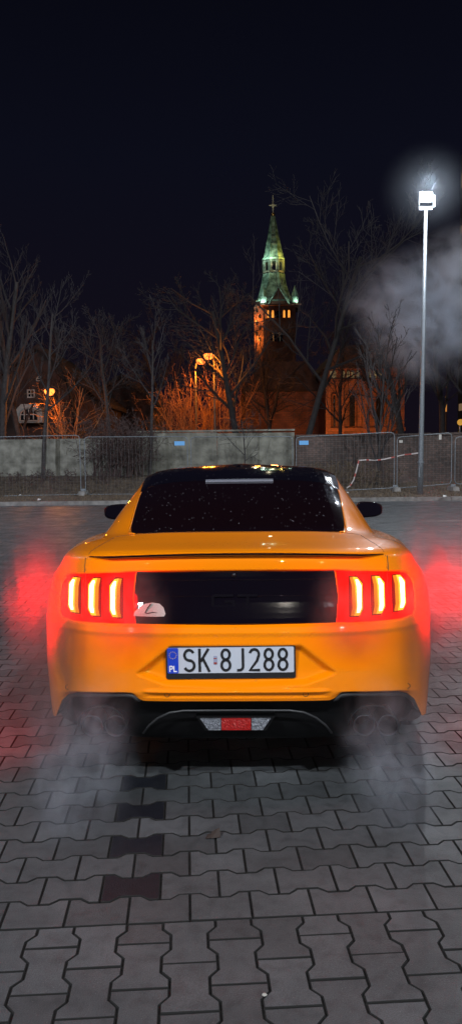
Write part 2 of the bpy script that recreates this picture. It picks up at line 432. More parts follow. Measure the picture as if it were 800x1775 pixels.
def tree(name, label, cat, base, height, P, r=.12, lean=(0, 0), maxd=4, barks=('bark', 'twig'), group=None, seed=None):
    if seed is not None: random.seed(seed)
    root = empty(name, base)
    t, c = MB(), MB()
    grow(t, c, Vector((0, 0, -.1)), Vector((lean[0], lean[1], 1)).normalized(), r, height * .86, 0, maxd, P)
    t.build('trunk', M[barks[0]], root, smooth=True); c.build('crown', M[barks[1]], root)
    tag(root, label, cat, group); return root
def tb(px, Y): 
    p = at(px, 800, Y); return Vector((p.x, Y, bank(p.x, Y)))
def th(px, py, Y): return at(px, py, Y).z - .2
G1 = 'bare trees beyond the boundary walls'
tree('bare_tree', 'tall bare tree at the left edge of the photo behind the grey wall', 'tree', tb(3, 29.5), th(0, 440, 29.5), UPRIGHT, .16, (.03, 0), group=G1, seed=3)
tree('bare_tree', 'bare tree with many raised limbs, second from the left edge', 'tree', tb(40, 33), th(40, 470, 33), UPRIGHT, .15, (-.04, 0), group=G1, seed=5)
tree('slender_tree', 'slender bare tree whose dark trunk stands before the wall by the orange lamp', 'tree', tb(74, 26.6), th(80, 500, 26.6), dict(UPRIGHT, first=.42, ang=[48, 36, 30, 30], kids=[9, 5, 4, 3]), .08, (.03, 0), group='trees in front of the walls', seed=8)
tree('bare_tree', 'bare tree with forked limbs above the vine-covered bush', 'tree', tb(197, 31), th(197, 565, 31), dict(SPREAD, up=.1, first=.45), .11, group=G1, seed=11)
tree('slender_tree', 'thin leaning bare tree rooted before the wall just left of the orange car roof', 'tree', tb(258, 26.8), th(285, 560, 26.8), dict(UPRIGHT, first=.5, kids=[8, 5, 5, 3]), .07, (.09, 0), group='trees in front of the walls', seed=13)
tree('bare_tree', 'wide round-crowned bare tree directly behind the orange-lit thicket', 'tree', tb(418, 37), th(400, 500, 37), ROUND, .2, (-.06, 0), barks=('bark_dark', 'bark_dark'), group=G1, seed=17)
tree('bare_tree', 'tallest bare tree, dark, standing right of the church tower', 'tree', tb(520, 33), th(540, 365, 33), dict(SPREAD, kids=[11, 8, 6, 4], up=.10, first=.36, rk=.5), .17, (.11, 0), barks=('bark_dark', 'bark_dark'), group=G1, seed=121)
tree('multi_stem_tree', 'pale many-stemmed young tree before the dark brick wall', 'tree', tb(652, 26.3), th(650, 595, 26.3), dict(MULTI, first=.12, kids=[14, 5, 4, 3]), .05, group='trees in front of the walls', seed=23)
tree('bare_tree', 'leaning thick-trunked bare tree between the apse and the floodlight post', 'tree', tb(705, 36), th(690, 520, 36), SPREAD, .2, (-.12, 0), barks=('bark_dark', 'bark_dark'), group=G1, seed=27)
tree('bare_tree', 'dim bare tree just right of the floodlight post, behind the smoke', 'tree', tb(765, 38), th(760, 470, 38), SPREAD, .17, (.05, 0), barks=('bark_dark', 'bark_dark'), group=G1, seed=29)
tree('bare_tree', 'dim bare tree at the right edge of the photo behind the brick wall', 'tree', tb(812, 34), th(812, 450, 34), SPREAD, .17, (-.05, 0), barks=('bark_dark', 'bark_dark'), group=G1, seed=31)
tree('bare_tree', 'small dim bare tree left of the forked tree, before the small square window', 'tree', tb(142, 41), th(142, 600, 41), SPREAD, .14, group=G1, seed=33, barks=('bark_dark', 'bark_dark'))
tree('bare_tree', 'dim bare tree beyond the thin leaning one, left of the orange thicket', 'tree', tb(300, 46), th(300, 585, 46), ROUND, .15, group=G1, seed=35, barks=('bark_dark', 'bark_dark'))
tree('bare_tree', 'dim bare tree in front of the reddish church wall below the tower', 'tree', tb(470, 44), th(470, 590, 44), ROUND, .14, group=G1, seed=37, barks=('bark_dark', 'bark_dark'))
tree('bare_tree', 'dim bare tree crossing the left corner of the brick apse', 'tree', tb(592, 40), th(590, 560, 40), SPREAD, .13, (-.08, 0), group=G1, seed=39, barks=('bark_dark', 'bark_dark'))
# sapling before the concrete wall
tree('sapling', 'crooked bare sapling in front of the grey wall above the car roof', 'sapling', tb(425, 27.0), 2.3, dict(SPREAD, wob=.2, kids=[6, 5, 3], first=.2, len=[.7, .6, .5]), .035, (-.2, 0), maxd=3, group='trees in front of the walls', seed=43)
def thicket(name, label, px, Y, h, wdt, n, mt, seed, base=None, group=None, r=.03, droop=0.0, kids=(7, 5)):
    random.seed(seed); root = empty(name, base or tb(px, Y)); s, c = MB(), MB()
    for i in range(n):
        p = Vector((random.uniform(-wdt, wdt), random.uniform(-wdt, wdt) * .6, 0))
        d = Vector((random.gauss(0, .25), random.gauss(0, .25), 1)).normalized()
        grow(s, c, p, d, r * random.uniform(.6, 1.2), h * random.uniform(.6, 1.0), 0, 2, dict(wob=.2, up=-droop, rmin=.006, kids=kids, first=.15, ang=[45, 45], len=[.5, .5]))
    s.build('stems', M[mt], root); c.build('twigs', M[mt], root); tag(root, label, 'shrub', group); return root
GT = 'shrubs lit by the orange street lamps'
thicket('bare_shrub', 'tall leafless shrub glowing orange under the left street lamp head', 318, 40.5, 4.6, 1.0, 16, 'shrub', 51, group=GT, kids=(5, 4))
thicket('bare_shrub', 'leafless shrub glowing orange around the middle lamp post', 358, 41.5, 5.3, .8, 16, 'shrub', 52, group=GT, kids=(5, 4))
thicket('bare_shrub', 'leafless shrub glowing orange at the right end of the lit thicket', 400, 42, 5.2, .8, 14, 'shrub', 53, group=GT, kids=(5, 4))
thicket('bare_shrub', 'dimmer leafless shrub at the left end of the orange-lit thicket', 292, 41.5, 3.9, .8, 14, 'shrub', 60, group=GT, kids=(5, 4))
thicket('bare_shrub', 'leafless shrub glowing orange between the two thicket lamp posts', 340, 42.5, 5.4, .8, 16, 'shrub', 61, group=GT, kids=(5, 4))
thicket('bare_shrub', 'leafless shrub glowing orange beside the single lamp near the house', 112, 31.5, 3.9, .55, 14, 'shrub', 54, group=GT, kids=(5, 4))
thicket('bare_shrub', 'low dim leafless shrub between the vine bush and the orange thicket', 258, 34, 2.4, 1.0, 9, 'bark', 56, group='dim shrubs behind the wall')
thicket('vine_bush', 'dense brown vine bush hanging over the grey wall left of the car', 202, 26.9, 2.3, .95, 55, 'vine', 57, r=.018, droop=.12)
wb1 = thicket('weed_bush', 'low brown weeds heaped on the bank at the left', 60, 25.8, .55, 3.2, 70, 'vine', 58, r=.01, droop=.1)
wb2 = thicket('weed_bush', 'dry weeds growing against the brick wall behind the barrier tape', 600, 25.9, .9, 1.5, 40, 'grass', 59, r=.01, droop=.05)

for o_ in (wb1, wb2):
    o_['kind'] = 'stuff'
    for c_ in o_.children: c_['kind'] = 'stuff'
# ------------------------------------------------------------------ boundary walls
random.seed(77)
def conc_wall(label, x0, x1, y, z0, z1, m, step, cap):
    root = empty('concrete_wall', ((x0 + x1) / 2, y, z0)); cx = (x0 + x1) / 2
    a = MB(); x = x0
    while x < x1 - .05:
        e2 = min(x + step, x1); dz = random.gauss(0, .015)
        a.box((x - cx + .006, random.uniform(-.01, .01), -.6), (e2 - cx - .006, .16, z1 - z0 + dz)); x = e2
    a.build('panels', m, root)
    if cap:
        c = MB(); c.box((x0 - cx, -.03, z1 - z0 + .03), (x1 - cx, .2, z1 - z0 + .09)); c.build('coping', m, root)
    else:
        c = MB(); x = x0
        while x < x1 + .1: c.box((x - cx - .06, -.06, -.6), (x - cx + .06, .1, z1 - z0 - .02)); x += step * 2
        c.build('posts', m, root)
    tag(root, label, 'wall')
pA = at(228, 760, 27.4); pB = at(510, 745, 27.6)
conc_wall('low grey concrete panel wall behind the fence at the left', -16, pA.x, 27.4, .45, pA.z, M['concrete'], 1.9, False)
conc_wall('taller stained grey concrete wall behind the car roof', pA.x + .02, pB.x, 27.6, .4, pB.z - .06, M['concrete_old'], 3.0, True)
bw = empty('brick_wall', (9, 27.5, .1)); zt = at(650, 752, 27.5).z
a = MB(); a.box((pB.x + .02 - 9, 0, -.3), (13, .3, zt - .1 - .07)); a.build('brickwork', M['brickwall'], bw)
a = MB(); 
x = pB.x + .02 - 9
while x < 13: a.box((x + .004, -.04, zt - .168 + random.gauss(0, .008)), (x + .39, .34, zt - .10 + random.gauss(0, .012))); x += .4
a.build('coping', M['brickwall'], bw)
tag(bw, 'long dark brick wall behind the fence right of the concrete wall', 'wall')

# ------------------------------------------------------------------ temporary fence
def fence_panel(label, a, b, ht, gid='temporary fence panels'):
    root = empty('temporary_fence', a, math.atan2(b.y - a.y, b.x - a.x)); L = (Vector((b.x, b.y, 0)) - Vector((a.x, a.y, 0))).length; dz = b.z - a.z
    f = MB(); r = .014; c = .12
    lo = .03; pts = [(c, 0, lo), (L - c, 0, lo + dz), (L - .03, 0, lo + .03 + dz), (L, 0, lo + c + dz), (L, 0, ht - c + dz), (L - .03, 0, ht - .03 + dz), (L - c, 0, ht + dz), (c, 0, ht), (.03, 0, ht - .03), (0, 0, ht - c), (0, 0, lo + c), (.03, 0, lo + .03)]
    f.tube(pts, r, 8, closed=True); f.build('frame', M['galv'], root, smooth=True)
    m = MB(); n = int(L / .11)
    for i in range(1, n):
        x = L * i / n; m.tube([(x, 0, lo + dz * x / L), (x, 0, ht + dz * x / L)], .0013, 3, cap=False)
    for q in range(1, 9):
        z = lo + (ht - lo) * q / 9; m.tube([(0, .004, z), (L, .004, z + dz)], .0013, 3, cap=False)
    m.build('wire_mesh', M['wire'], root)
    tag(root, label, 'fence', gid); return root
def fp(px, py, Y=24.0): return at(px, py, Y)
FY = 24.0
segs = [((-230, 862), (-12, 860), 'leftmost fence panel, only its end inside the photo edge'),
        ((-8, 860), (141, 857), 'fence panel in front of the low grey wall at the far left'),
        ((149, 857), (326, 856), 'fence panel in front of the brown vine bush'),
        ((332, 856), (507, 855), 'round-cornered fence panel directly behind the car roof'),
        ((513, 854), (682, 846), 'fence panel with barrier tape hanging from it'),
        ((687, 846), (781, 839), 'fence panel crossed by the floodlight post'),
        ((787, 839), (960, 834), 'fence panel cut off by the right edge of the photo')]
for (a, b, lab) in segs:
    A = fp(a[0], a[1], FY); B = fp(b[0], b[1], FY)
    A.z -= .03; B.z -= .03
    top = at(a[0], 757.5, FY).z
    fence_panel(lab, A, B, top - A.z)
def foot(px, lab):
    p = fp(px, 858, FY); root = empty('concrete_block', (p.x, FY, .09)); m = MB()
    m.add([(-.11, -.34, 0), (.11, -.34, 0), (.11, .34, 0), (-.11, .34, 0), (-.09, -.31, .13), (.09, -.31, .13), (.09, .31, .13), (-.09, .31, .13)],
          [(0, 3, 2, 1), (4, 5, 6, 7), (0, 1, 5, 4), (1, 2, 6, 5), (2, 3, 7, 6), (3, 0, 4, 7)])
    m.build('block', M['kerb'], root); c = MB(); c.box((-.075, -.02, .132), (.075, .02, .2)); c.build('clamp', M['galv'], root)
    tag(root, lab, 'concrete block', 'concrete feet under the fence')
foot(145, 'pale concrete foot under the fence joint at the left')
foot(329, 'concrete foot under the fence joint hidden behind the car, left of centre')
foot(510, 'concrete foot under the fence joint behind the car roof, right of centre')
foot(684, 'concrete foot under the fence joint left of the floodlight post')
foot(784, 'concrete foot under the fence joint nearest the right photo edge')
def plate_thing(name, lab, cat, px0, py0, px1, py1, Y, m, group=None):
    a = at(px0, py0, Y); b = at(px1, py1, Y); mb = MB(); cx = (a.x + b.x) / 2; cz = (a.z + b.z) / 2; hx = abs(b.x - a.x) / 2; hz = abs(a.z - b.z) / 2
    poly = []
    for (sx_, sz_, t0) in ((1, 1, 0), (-1, 1, 90), (-1, -1, 180), (1, -1, 270)):
        for t in (0, 45, 90):
            poly.append((sx_ * (hx - .012) + .012 * math.cos(R(t0 + t)), sz_ * (hz - .012) + .012 * math.sin(R(t0 + t))))
    mb.prism_y(poly, -.004, .004); o = mb.build(name, m, fix=True); o.location = (cx, Y, cz); tag(o, lab, cat, group); return o
plate_thing('fence_sign', 'small blue sign fixed on the fence above the left of the car roof', 'sign', 302, 765, 320, 772, FY - .035, M['bluesign'], 'blue signs on the fence')
plate_thing('fence_sign', 'small blue sign fixed on the fence above the right of the car roof', 'sign', 518, 764, 534, 771, FY - .035, M['bluesign'], 'blue signs on the fence')
plate_thing('paper_notice', 'small white notice on the fence left of the floodlight post', 'notice', 691, 763, 697, 767.5, FY - .035, M['whiteframe'])
plate_thing('plastic_bag_scrap', 'white plastic scrap caught at the top of the fence right of the post', 'scrap', 759.5, 753, 764, 762, FY - .035, M['whiteframe'])
tp = MB(); pts = [at(a, b, FY - .05) for a, b in ((600, 846), (606, 842), (612, 832), (617, 815), (621, 798), (634, 797), (648, 798), (665, 796), (683, 792))]
for i in range(len(pts) - 1):
    a, b = pts[i], pts[i + 1]; n = 3
    for k in range(n):
        p, q = a.lerp(b, k / n), a.lerp(b, (k + 1) / n); d = (q - p).normalized(); s = d.cross(Vector((0, 1, 0))) * .018
        tp.add([p - s, q - s, q + s, p + s], [(0, 1, 2, 3)], (i * n + k) % 4 == 3)
o = tp.build('barrier_tape', [M['tape_w'], M['tape_r']]); tag(o, 'red and white barrier tape strung from the fence to the ground', 'barrier tape', 'strips of barrier tape')
tp = MB(); pts = [at(a, b, FY - .05) for a, b in ((687, 791), (700, 788), (712, 787), (726, 785))]
for i in range(3):
    p, q = pts[i], pts[i + 1]; s = (q - p).normalized().cross(Vector((0, 1, 0))) * .018; tp.add([p - s, q - s, q + s, p + s], [(0, 1, 2, 3)], i == 1)
o = tp.build('barrier_tape', [M['tape_w'], M['tape_r']]); tag(o, 'short strip of barrier tape tied to the floodlight post', 'barrier tape', 'strips of barrier tape')

# ------------------------------------------------------------------ floodlight post
PY = 23.3
b0 = ground(727, 857, .09); PY = b0.y; t0 = at(737, 364, PY)
fl = empty('floodlight_post', b0); d = t0 - b0
m = MB(); m.tube([Vector((0, 0, -.05)), d * .12, d * .5, d], [.085, .078, .062, .045], 16); m.build('post', M['galv'], fl, smooth=True)
m = MB(); m.box((-.07, -.1, .5), (-.03, -.082, .8)); m.tube([d * .115 + Vector((0, 0, -.02)), d * .12], [.098, .098], 16); m.build('service_hatch', M['galv'], fl)
m = MB(); m.box((d.x - .19, -.05, d.z), (d.x + .17, .05, d.z + .08)); m.build('crossbar', M['lampmetal'], fl)
hd = MB(); hc = Vector((d.x + .02, 0, d.z + .38))
hd.box((hc.x - .18, .05, hc.z - .14), (hc.x + .18, .16, hc.z + .14))
for sx_ in (-1, 1): hd.box((hc.x + sx_ * .195 - .012, -.02, d.z + .08), (hc.x + sx_ * .222 + .012, .03, hc.z + .02))
hd.build('lamp_housing', M['lampmetal'], fl)
m = MB(); m.add([(hc.x - .16, .046, hc.z - .13), (hc.x + .14, .046, hc.z - .13), (hc.x + .17, .03, hc.z + .11), (hc.x - .14, .03, hc.z + .13), (hc.x - .16, .06, hc.z - .13), (hc.x + .14, .06, hc.z - .13), (hc.x + .17, .06, hc.z + .11), (hc.x - .14, .06, hc.z + .13)], [(0, 1, 2, 3), (0, 4, 5, 1), (1, 5, 6, 2), (2, 6, 7, 3), (3, 7, 4, 0)])
m.build('lamp_lens', M['flood'], fl)
tag(fl, 'tall galvanised post with a glaring white floodlight on top', 'floodlight')
def add_light(kind, name, loc, power, color, target=None, size=.5, spot=None, blend=.5, angle=None):
    ld = bpy.data.lights.new(name, kind); ld.energy = power; ld.color = color
    if kind == 'AREA': ld.shape = 'RECTANGLE'; ld.size = size; ld.size_y = size * .7
    elif kind in ('POINT', 'SPOT'): ld.shadow_soft_size = size
    if kind == 'SPOT': ld.spot_size = R(spot); ld.spot_blend = blend
    o = bpy.data.objects.new(name, ld); col.objects.link(o); o.location = loc
    if target is not None: o.rotation_euler = (Vector(target) - Vector(loc)).to_track_quat('-Z', 'Y').to_euler()
    return o
COOL = (.86, .93, 1.0)
hw = b0 + hc + Vector((0, -.9, 0))
add_light('POINT', 'floodlight_beam', hw, 1500, COOL, size=.15)

# ------------------------------------------------------------------ street lamps (sodium)
def street_lamp(lab, px_head, py_head, px_pole, Y, power, glow=.11):
    h = at(px_head, py_head, Y); bx = at(px_pole, 800, Y).x; root = empty('street_lamp', (bx, Y, .1))
    dx = h.x - bx; H = h.z - .1
    m = MB(); m.tube([(0, 0, 0), (0, 0, 1), (0, 0, H * .93), (dx * .3, 0, H + .12), (dx * .95, 0, H + .14)], [.07, .06, .045, .03, .025], 8); m.build('pole', M['darkpole'], root, smooth=True)
    m = MB(); m.lathe([(.01, .17), (.07, .15), (.12, .11), (.13, .09)], (dx, 0, H), 'Z', 14, sx=1.6); m.build('lamp_head', M['darkpole'], root, smooth=True)
    m = MB(); m.lathe([(.125, .088), (glow, .03), (glow * .97, -.04), (glow * .6, -glow * .9), (.01, -glow * 1.05)], (dx, 0, H), 'Z', 14, sx=1.25); m.build('lamp_bulb', M['sodium'], root, smooth=True)
    tag(root, lab, 'street lamp', 'orange street lamps')
    add_light('POINT', 'sodium_light', (h.x, Y - .45, h.z - .6), power, (1, .27, .02), size=.12)
street_lamp('orange street lamp shining beside the house at the left', 86, 678, 84, 31.0, 190, .17)
street_lamp('nearer and higher of the two orange street lamps over the thicket', 361, 616, 373, 38, 800, .2)
street_lamp('lower orange street lamp at the left of the pair over the thicket', 348, 625, 341, 40, 750, .2)

# ------------------------------------------------------------------ house
def arch_poly(cx, z0, w_, h_, n=10):
    r = w_ / 2; s = h_ - r
    return [(cx - r, z0), (cx + r, z0)] + [(cx + r * math.cos(math.pi * i / n), z0 + s + r * math.sin(math.pi * i / n)) for i in range(n + 1)]
def house(lab, px0, px1, py_eave, pxa, pya, Y, depth=9):
    a = at(px0, py_eave, Y); b = at(px1, py_eave, Y); ap = at(pxa, pya, Y); cx = (a.x + b.x) / 2
    root = empty('house', (cx, Y, 0)); ez = a.z; w2 = (b.x - a.x) / 2; ax = ap.x - cx
    m = MB(); m.prism_y([(-w2, -.5), (w2, -.5), (w2, ez), (ax, ap.z), (-w2, ez)], 0, depth); m.build('wall', M['housewall'], root, fix=True)
    m = MB(); t = .25
    for s in (-1, 1):
        p = Vector((s * w2, 0, ez)); q = Vector((ax, 0, ap.z)); d = (p - q).normalized(); e2 = p + d * .5
        m.prism_y([(q.x, q.z + .02), (e2.x, e2.z + .02), (e2.x, e2.z + .02 + t), (q.x, q.z + .02 + t)], -.4, depth + .3)
    rf = m.build('roof', M['rooftile'], root, fix=True)
    tag(root, lab, 'house'); return root, cx
def window(root, cx, Y, px0, py0, px1, py1, frame='whiteframe', arched=False, cross=(1, 1), t=.07, y=-.06, pane='darkwin', outer=None):
    a = at(px0, py1, Y); b = at(px1, py0, Y); x0, x1, z0, z1 = a.x - cx, b.x - cx, a.z, b.z
    f = MB()
    if arched:
        P_ = arch_poly((x0 + x1) / 2, z0, x1 - x0, z1 - z0)
        for i in range(len(P_)):
            p, q = P_[i], P_[(i + 1) % len(P_)]; f.tube([(p[0], y, p[1]), (q[0], y, q[1])], t * .6, 4)
    else:
        f.box((x0, y - .03, z0), (x0 + t, y + .04, z1)); f.box((x1 - t, y - .03, z0), (x1, y + .04, z1))
        f.box((x0 + t, y - .03, z0), (x1 - t, y + .04, z0 + t)); f.box((x0 + t, y - .03, z1 - t), (x1 - t, y + .04, z1))
    for i in range(cross[0]):
        x = x0 + (x1 - x0) * (i + 1) / (cross[0] + 1); f.box((x - t * .3, y - .02, z0 + t), (x + t * .3, y + .03, z1 - t))
    for i in range(cross[1]):
        z = z0 + (z1 - z0) * (i + 1) / (cross[1] + 1); f.box((x0 + t, y - .025, z - t * .3), (x1 - t, y + .025, z + t * .3))
    fo = f.build('window', M[frame], root)
    p = MB(); p.prism_y(arch_poly((x0 + x1) / 2, z0, x1 - x0, z1 - z0) if arched else [(x0, z0), (x1, z0), (x1, z1), (x0, z1)], y + .03, y + .05); p.build('pane', M[pane], fo, fix=True)
HY = 44
h1, hx = house('dark gabled house with white dormer window behind the left wall', -60, 178, 700, 68, 606, HY)
window(h1, hx, HY, 48, 675, 61, 690, cross=(1, 1)); window(h1, hx, HY, 64, 653, 73, 660, cross=(0, 1), arched=True, t=.05)
# white dormer with an arched window standing out of the house front
a = at(27, 733, HY - 1.2); b = at(73, 700, HY - 1.2); dm = MB(); q = at(50, 697, HY - 1.2); cxx = (a.x + b.x) / 2
dm.prism_y([(a.x - hx, a.z), (b.x - hx, a.z), (b.x - hx, at(0, 712, HY - 1.2).z), (b.x - hx - .35, b.z), (a.x - hx + .35, b.z), (a.x - hx, at(0, 712, HY - 1.2).z)], -1.2, -.002)
dmo = dm.build('dormer', M['whiteframe'], h1, fix=True)
window(dmo, hx, HY - 1.25, 35, 707, 66, 730, arched=True, cross=(3, 1), y=-1.28, t=.08)
h2, hx2 = house('dark house with a small square white window behind the bare trees', 140, 262, 700, 212, 655, 52)
window(h2, hx2, 52, 161.5, 683, 171, 693, cross=(0, 0), t=.1)

# ------------------------------------------------------------------ church
TY = 125.0
ch = empty('church', (at(475, 600, TY).x, TY, 0)); CX = ch.location.x
def tx(px, Y=TY): return at(px, 600, Y).x - CX
def tz(py, Y=TY): return at(476, py, Y).z
hw_ = (tx(512) - tx(456)) / 2; mc = (tx(512) + tx(456)) / 2; z_e = tz(528)
tw = MB(); yo = 0.0
tw.box((mc - hw_, 0, -1), (mc + hw_, 2 * hw_, z_e))
two = tw.build('tower_shaft', M['church'], ch)
bt = MB()
bt.box((tx(441), .8, -1), (tx(456) - .01, 3.0, tz(530))); bt.add([(tx(441), .8, tz(530)), (tx(456), .8, tz(530)), (tx(456), 3, tz(530)), (tx(441), 3, tz(530)), (tx(450), 1.9, tz(515))], [(0, 1, 4), (1, 2, 4), (2, 3, 4), (3, 0, 4)])
tur = bt.build('stair_turret', M['church'], ch)
for q_, py in enumerate((540, 550, 560, 570, 580, 590)):
    wm = MB(); xq = tx(445.5 + 5 * (q_ % 2)); wm.prism_y(arch_poly(xq, tz(py), .34, .62), .72, .79); wm.build('turret_window', M['darkwin'], tur, fix=True)
def band(py0, py1, o=.25, m='stone'):
    b_ = MB(); b_.box((mc - hw_ - o, -o, tz(py0)), (mc + hw_ + o, 2 * hw_ + o, tz(py1))); return b_
band(530.5, 528, .8).build('cornice', M['church'], ch)
# belfry openings: glowing arches with a mullion
for px0, px1 in ((461.5, 467.5), (468.8, 476), (489, 495.5), (497, 504)):
    wm = MB(); P_ = arch_poly((tx(px0) + tx(px1)) / 2, tz(551.5), tx(px1) - tx(px0), tz(536) - tz(551.5)); wm.prism_y(P_, -.06, -.01)
    wo = wm.build('belfry_window', M['belfry'], ch, fix=True)
    fr = MB(); fr.tube([(p[0], -.07, p[1]) for p in P_], .16, 4, closed=True); fr.box(((tx(px0) + tx(px1)) / 2 + .25, -.12, tz(551)), ((tx(px0) + tx(px1)) / 2 + .55, -.07, tz(543))); fr.build('arch_surround', M['church'], wo)
wm = MB(); wm.prism_y(arch_poly(tx(482.5), tz(551), 1.1, tz(539) - tz(551)), -.05, -.01); wm.build('niche', M['darkwin'], ch, fix=True)
for px in (471, 476.5, 482, 487.5):
    wm = MB(); wm.prism_y(arch_poly(tx(px), tz(592), .42, tz(576) - tz(592)), -.05, -.01); wm.build('slit_window', M['darkwin'], ch, fix=True)
for px in (473.8, 484.6):
    wm = MB(); wm.tube([(tx(px), -.12, tz(592)), (tx(px), -.12, tz(578))], .07, 6); wm.lathe([(.07, -.25), (.24, 0), (.2, .1)], (tx(px), -.12, tz(578)), 'Z', 8); wm.build('colonnette', M['stone'], ch)
# gable front on the tower
gm = MB(); gm.prism_y([(tx(466), z_e), (tx(500), z_e), (tx(483), tz(498))], -.12, 1.2); gm.build('gable', M['church'], ch, fix=True)
gm = MB()
gm.tube([(tx(465), -.2, z_e), (tx(483), -.2, tz(497)), (tx(501), -.2, z_e)], .14, 4); gm.build('gable_coping', M['copper'], ch)
# lower broach roof and spire, octagonal
sc_ = tx(476); yc_ = hw_
def ring(hwd, z, n=8, sq=0.0):
    out = []
    for k in range(n):
        t = math.pi / 8 + k * math.pi / 4; r = hwd / math.cos(math.pi / 8)
        x, y = r * math.cos(t), r * math.sin(t)
        X, Y_ = (hwd if abs(x) > .5 * hwd else abs(x)) * (1 if x > 0 else -1), (hwd if abs(y) > .5 * hwd else abs(y)) * (1 if y > 0 else -1)
        xs = hwd * (1 if x > 0 else -1); ys = hwd * (1 if y > 0 else -1)
        out.append((sc_ + x + (xs - x) * sq, yc_ + y + (ys - y) * sq, z))
    return out
def loft(rings, m, name, parent, ribs=True):
    lm = MB(); n = len(rings[0]); vs = [v for r_ in rings for v in r_]
    lm.add(vs, [(i * n + k, i * n + (k + 1) % n, (i + 1) * n + (k + 1) % n, (i + 1) * n + k) for i in range(len(rings) - 1) for k in range(n)])
    if ribs:
        for k in range(n): lm.tube([rings[i][k] for i in range(len(rings))], .09, 4)
    return lm.build(name, m, parent)
wv = lambda a, b: (tx(b) - tx(a)) / 2
loft([ring(wv(446, 507), tz(522), sq=.9), ring(wv(449, 503), tz(512), sq=.55), ring(wv(454.5, 498), tz(492), sq=.15), ring(wv(458, 494), tz(470), sq=0)], M['copper'], 'lower_roof', ch)
loft([ring(wv(457, 494), tz(468.5)), ring(wv(457, 494), tz(465.5))], M['stone'], 'lantern_sill', ch, False)
ln_ = MB(); z0_, z1_ = tz(466), tz(446)
for k in range(8):
    p = ring(wv(459, 492), z0_)[k]; q = ring(wv(459, 492), z1_)[k]; ln_.tube([p, q], .32, 5)
    p2 = ring(wv(459, 492), z0_)[(k + 1) % 8]; q2 = ring(wv(459, 492), z1_)[(k + 1) % 8]
    q, q2, p, p2 = Vector(q), Vector(q2), Vector(p), Vector(p2)
    A = [q, q2, q2 + (p2 - q2) * .45]; 
    for i in range(7): t = i / 6; A.append(q2.lerp(q, t) + (p2 - q2) * (.45 - .28 * math.sin(math.pi * t)))
    ln_.add(A + [q + (p - q) * .45], [tuple(range(len(A) + 1))])
ln_.build('lantern', M['darkstone'], ch)
for sx_, k_ in ((-1, 0), (1, 1)):
    pm = MB(); cx_ = mc + sx_ * (hw_ - .1); pm.box((cx_ - .45, -.35, z_e + .25), (cx_ + .45, .55, z_e + 1.2)); pm.lathe([(.62, z_e + 1.2), (.02, z_e + 3.0)], (cx_, .1, 0), 'Z', 4); pm.build('pinnacle', M['copper'], ch)
loft([ring(wv(456, 495), tz(446)), ring(wv(456, 495), tz(443)), ring(wv(458.5, 491.5), tz(440))], M['copper'], 'lantern_cornice', ch, False)
loft([ring(wv(458.5, 491.5), tz(440)), ring(wv(466.5, 483), tz(400)), ring(.22, tz(366))], M['copper'], 'spire', ch)
for py, w_ in ((388, .34), (398, .42), (408, .5), (420, .62)):
    hw2 = (tz(366) - tz(py)) / (tz(366) - tz(440)) * wv(458.5, 491.5); lv_ = MB(); lv_.box((sc_ - w_ * .6, yc_ - hw2 - .12, tz(py)), (sc_ + w_ * .6, yc_ - hw2 + .3, tz(py) + .28)); lv_.build('louvre', M['darkstone'], ch)
fm = MB(); fm.lathe([(.05, -.4), (.25, -.3), (.36, 0), (.25, .3), (.05, .4)], (sc_, yc_, tz(364)), 'Z', 12); fm.build('gilt_ball', M['gold'], ch, smooth=True)
fm = MB(); fm.tube([(sc_, yc_, tz(366)), (sc_, yc_, tz(329))], .09, 6); fm.tube([(sc_ - .65, yc_, tz(347)), (sc_ + .6, yc_, tz(347))], .09, 6)
fm.lathe([(.08, -.4), (.28, -.1), (.28, .15), (.06, .4)], (sc_, yc_, tz(347)), 'Z', 8); fm.build('cross', M['iron'], ch)
# nave, transept and the apse with its arcade
AY = 62.0
def ax(px): return at(px, 700, AY).x - CX
def az(py): return at(590, py, AY).z
nv = MB(); dy = AY - TY
nv.box((ax(428), dy + 6, -1), (ax(566), dy + 30, az(668))); nv.build('nave_wall', M['church'], ch)
nv = MB(); nv.prism_y([(ax(422), az(668)), (ax(572), az(668)), (ax(540), az(612)), (ax(455), az(612))], dy + 5.5, dy + 31); nv.build('nave_roof', M['rooftile'], ch, fix=True)
nv = MB(); nv.box((ax(566), dy, -1), (ax(700), dy + 14, az(638))); apse = nv.build('apse_wall', M['church'], ch)
nv = MB(); nv.prism_y([(ax(562), az(637.5)), (ax(704), az(637.5)), (ax(690), az(600)), (ax(590), az(600))], dy - .5, dy + 14.5); nv.build('apse_roof', M['rooftile'], ch, fix=True)
for px in (573.5, 579, 594, 602.5, 610.5, 619, 640, 648.5, 657):
    wm = MB(); wm.prism_y(arch_poly(ax(px), az(655), ax(px + 5.2) - ax(px), az(643) - az(655)), dy - .08, dy - .01); wm.build('arcade_window', M['belfry_dim'], ch, fix=True)
for px, w2_ in ((578.5, 3.6), (609.5, 6.4), (655, 6)):
    P_ = arch_poly(ax(px), az(739), 2 * (ax(px + w2_) - ax(px)), az(683) - az(739)); wm = MB(); wm.prism_y(P_, dy - .05, dy - .01); wo = wm.build('arched_window', M['darkwin'], ch, fix=True)
    fr = MB(); fr.tube([(p[0], dy - .08, p[1]) for p in P_], .1, 4, closed=True); fr.build('arch_surround', M['church'], wo)
bt = MB()
for px in (567, 590, 630, 672): bt.box((ax(px) - .2, dy - .4, -1), (ax(px) + .2, dy - .002, az(662)))
bt.box((ax(566), dy - .25, az(661)), (ax(700), dy - .003, az(658))); bt.box((ax(566), dy - .5, az(748)), (ax(700), dy - .003, az(742)))
bt.build('buttress_band', M['church'], ch)
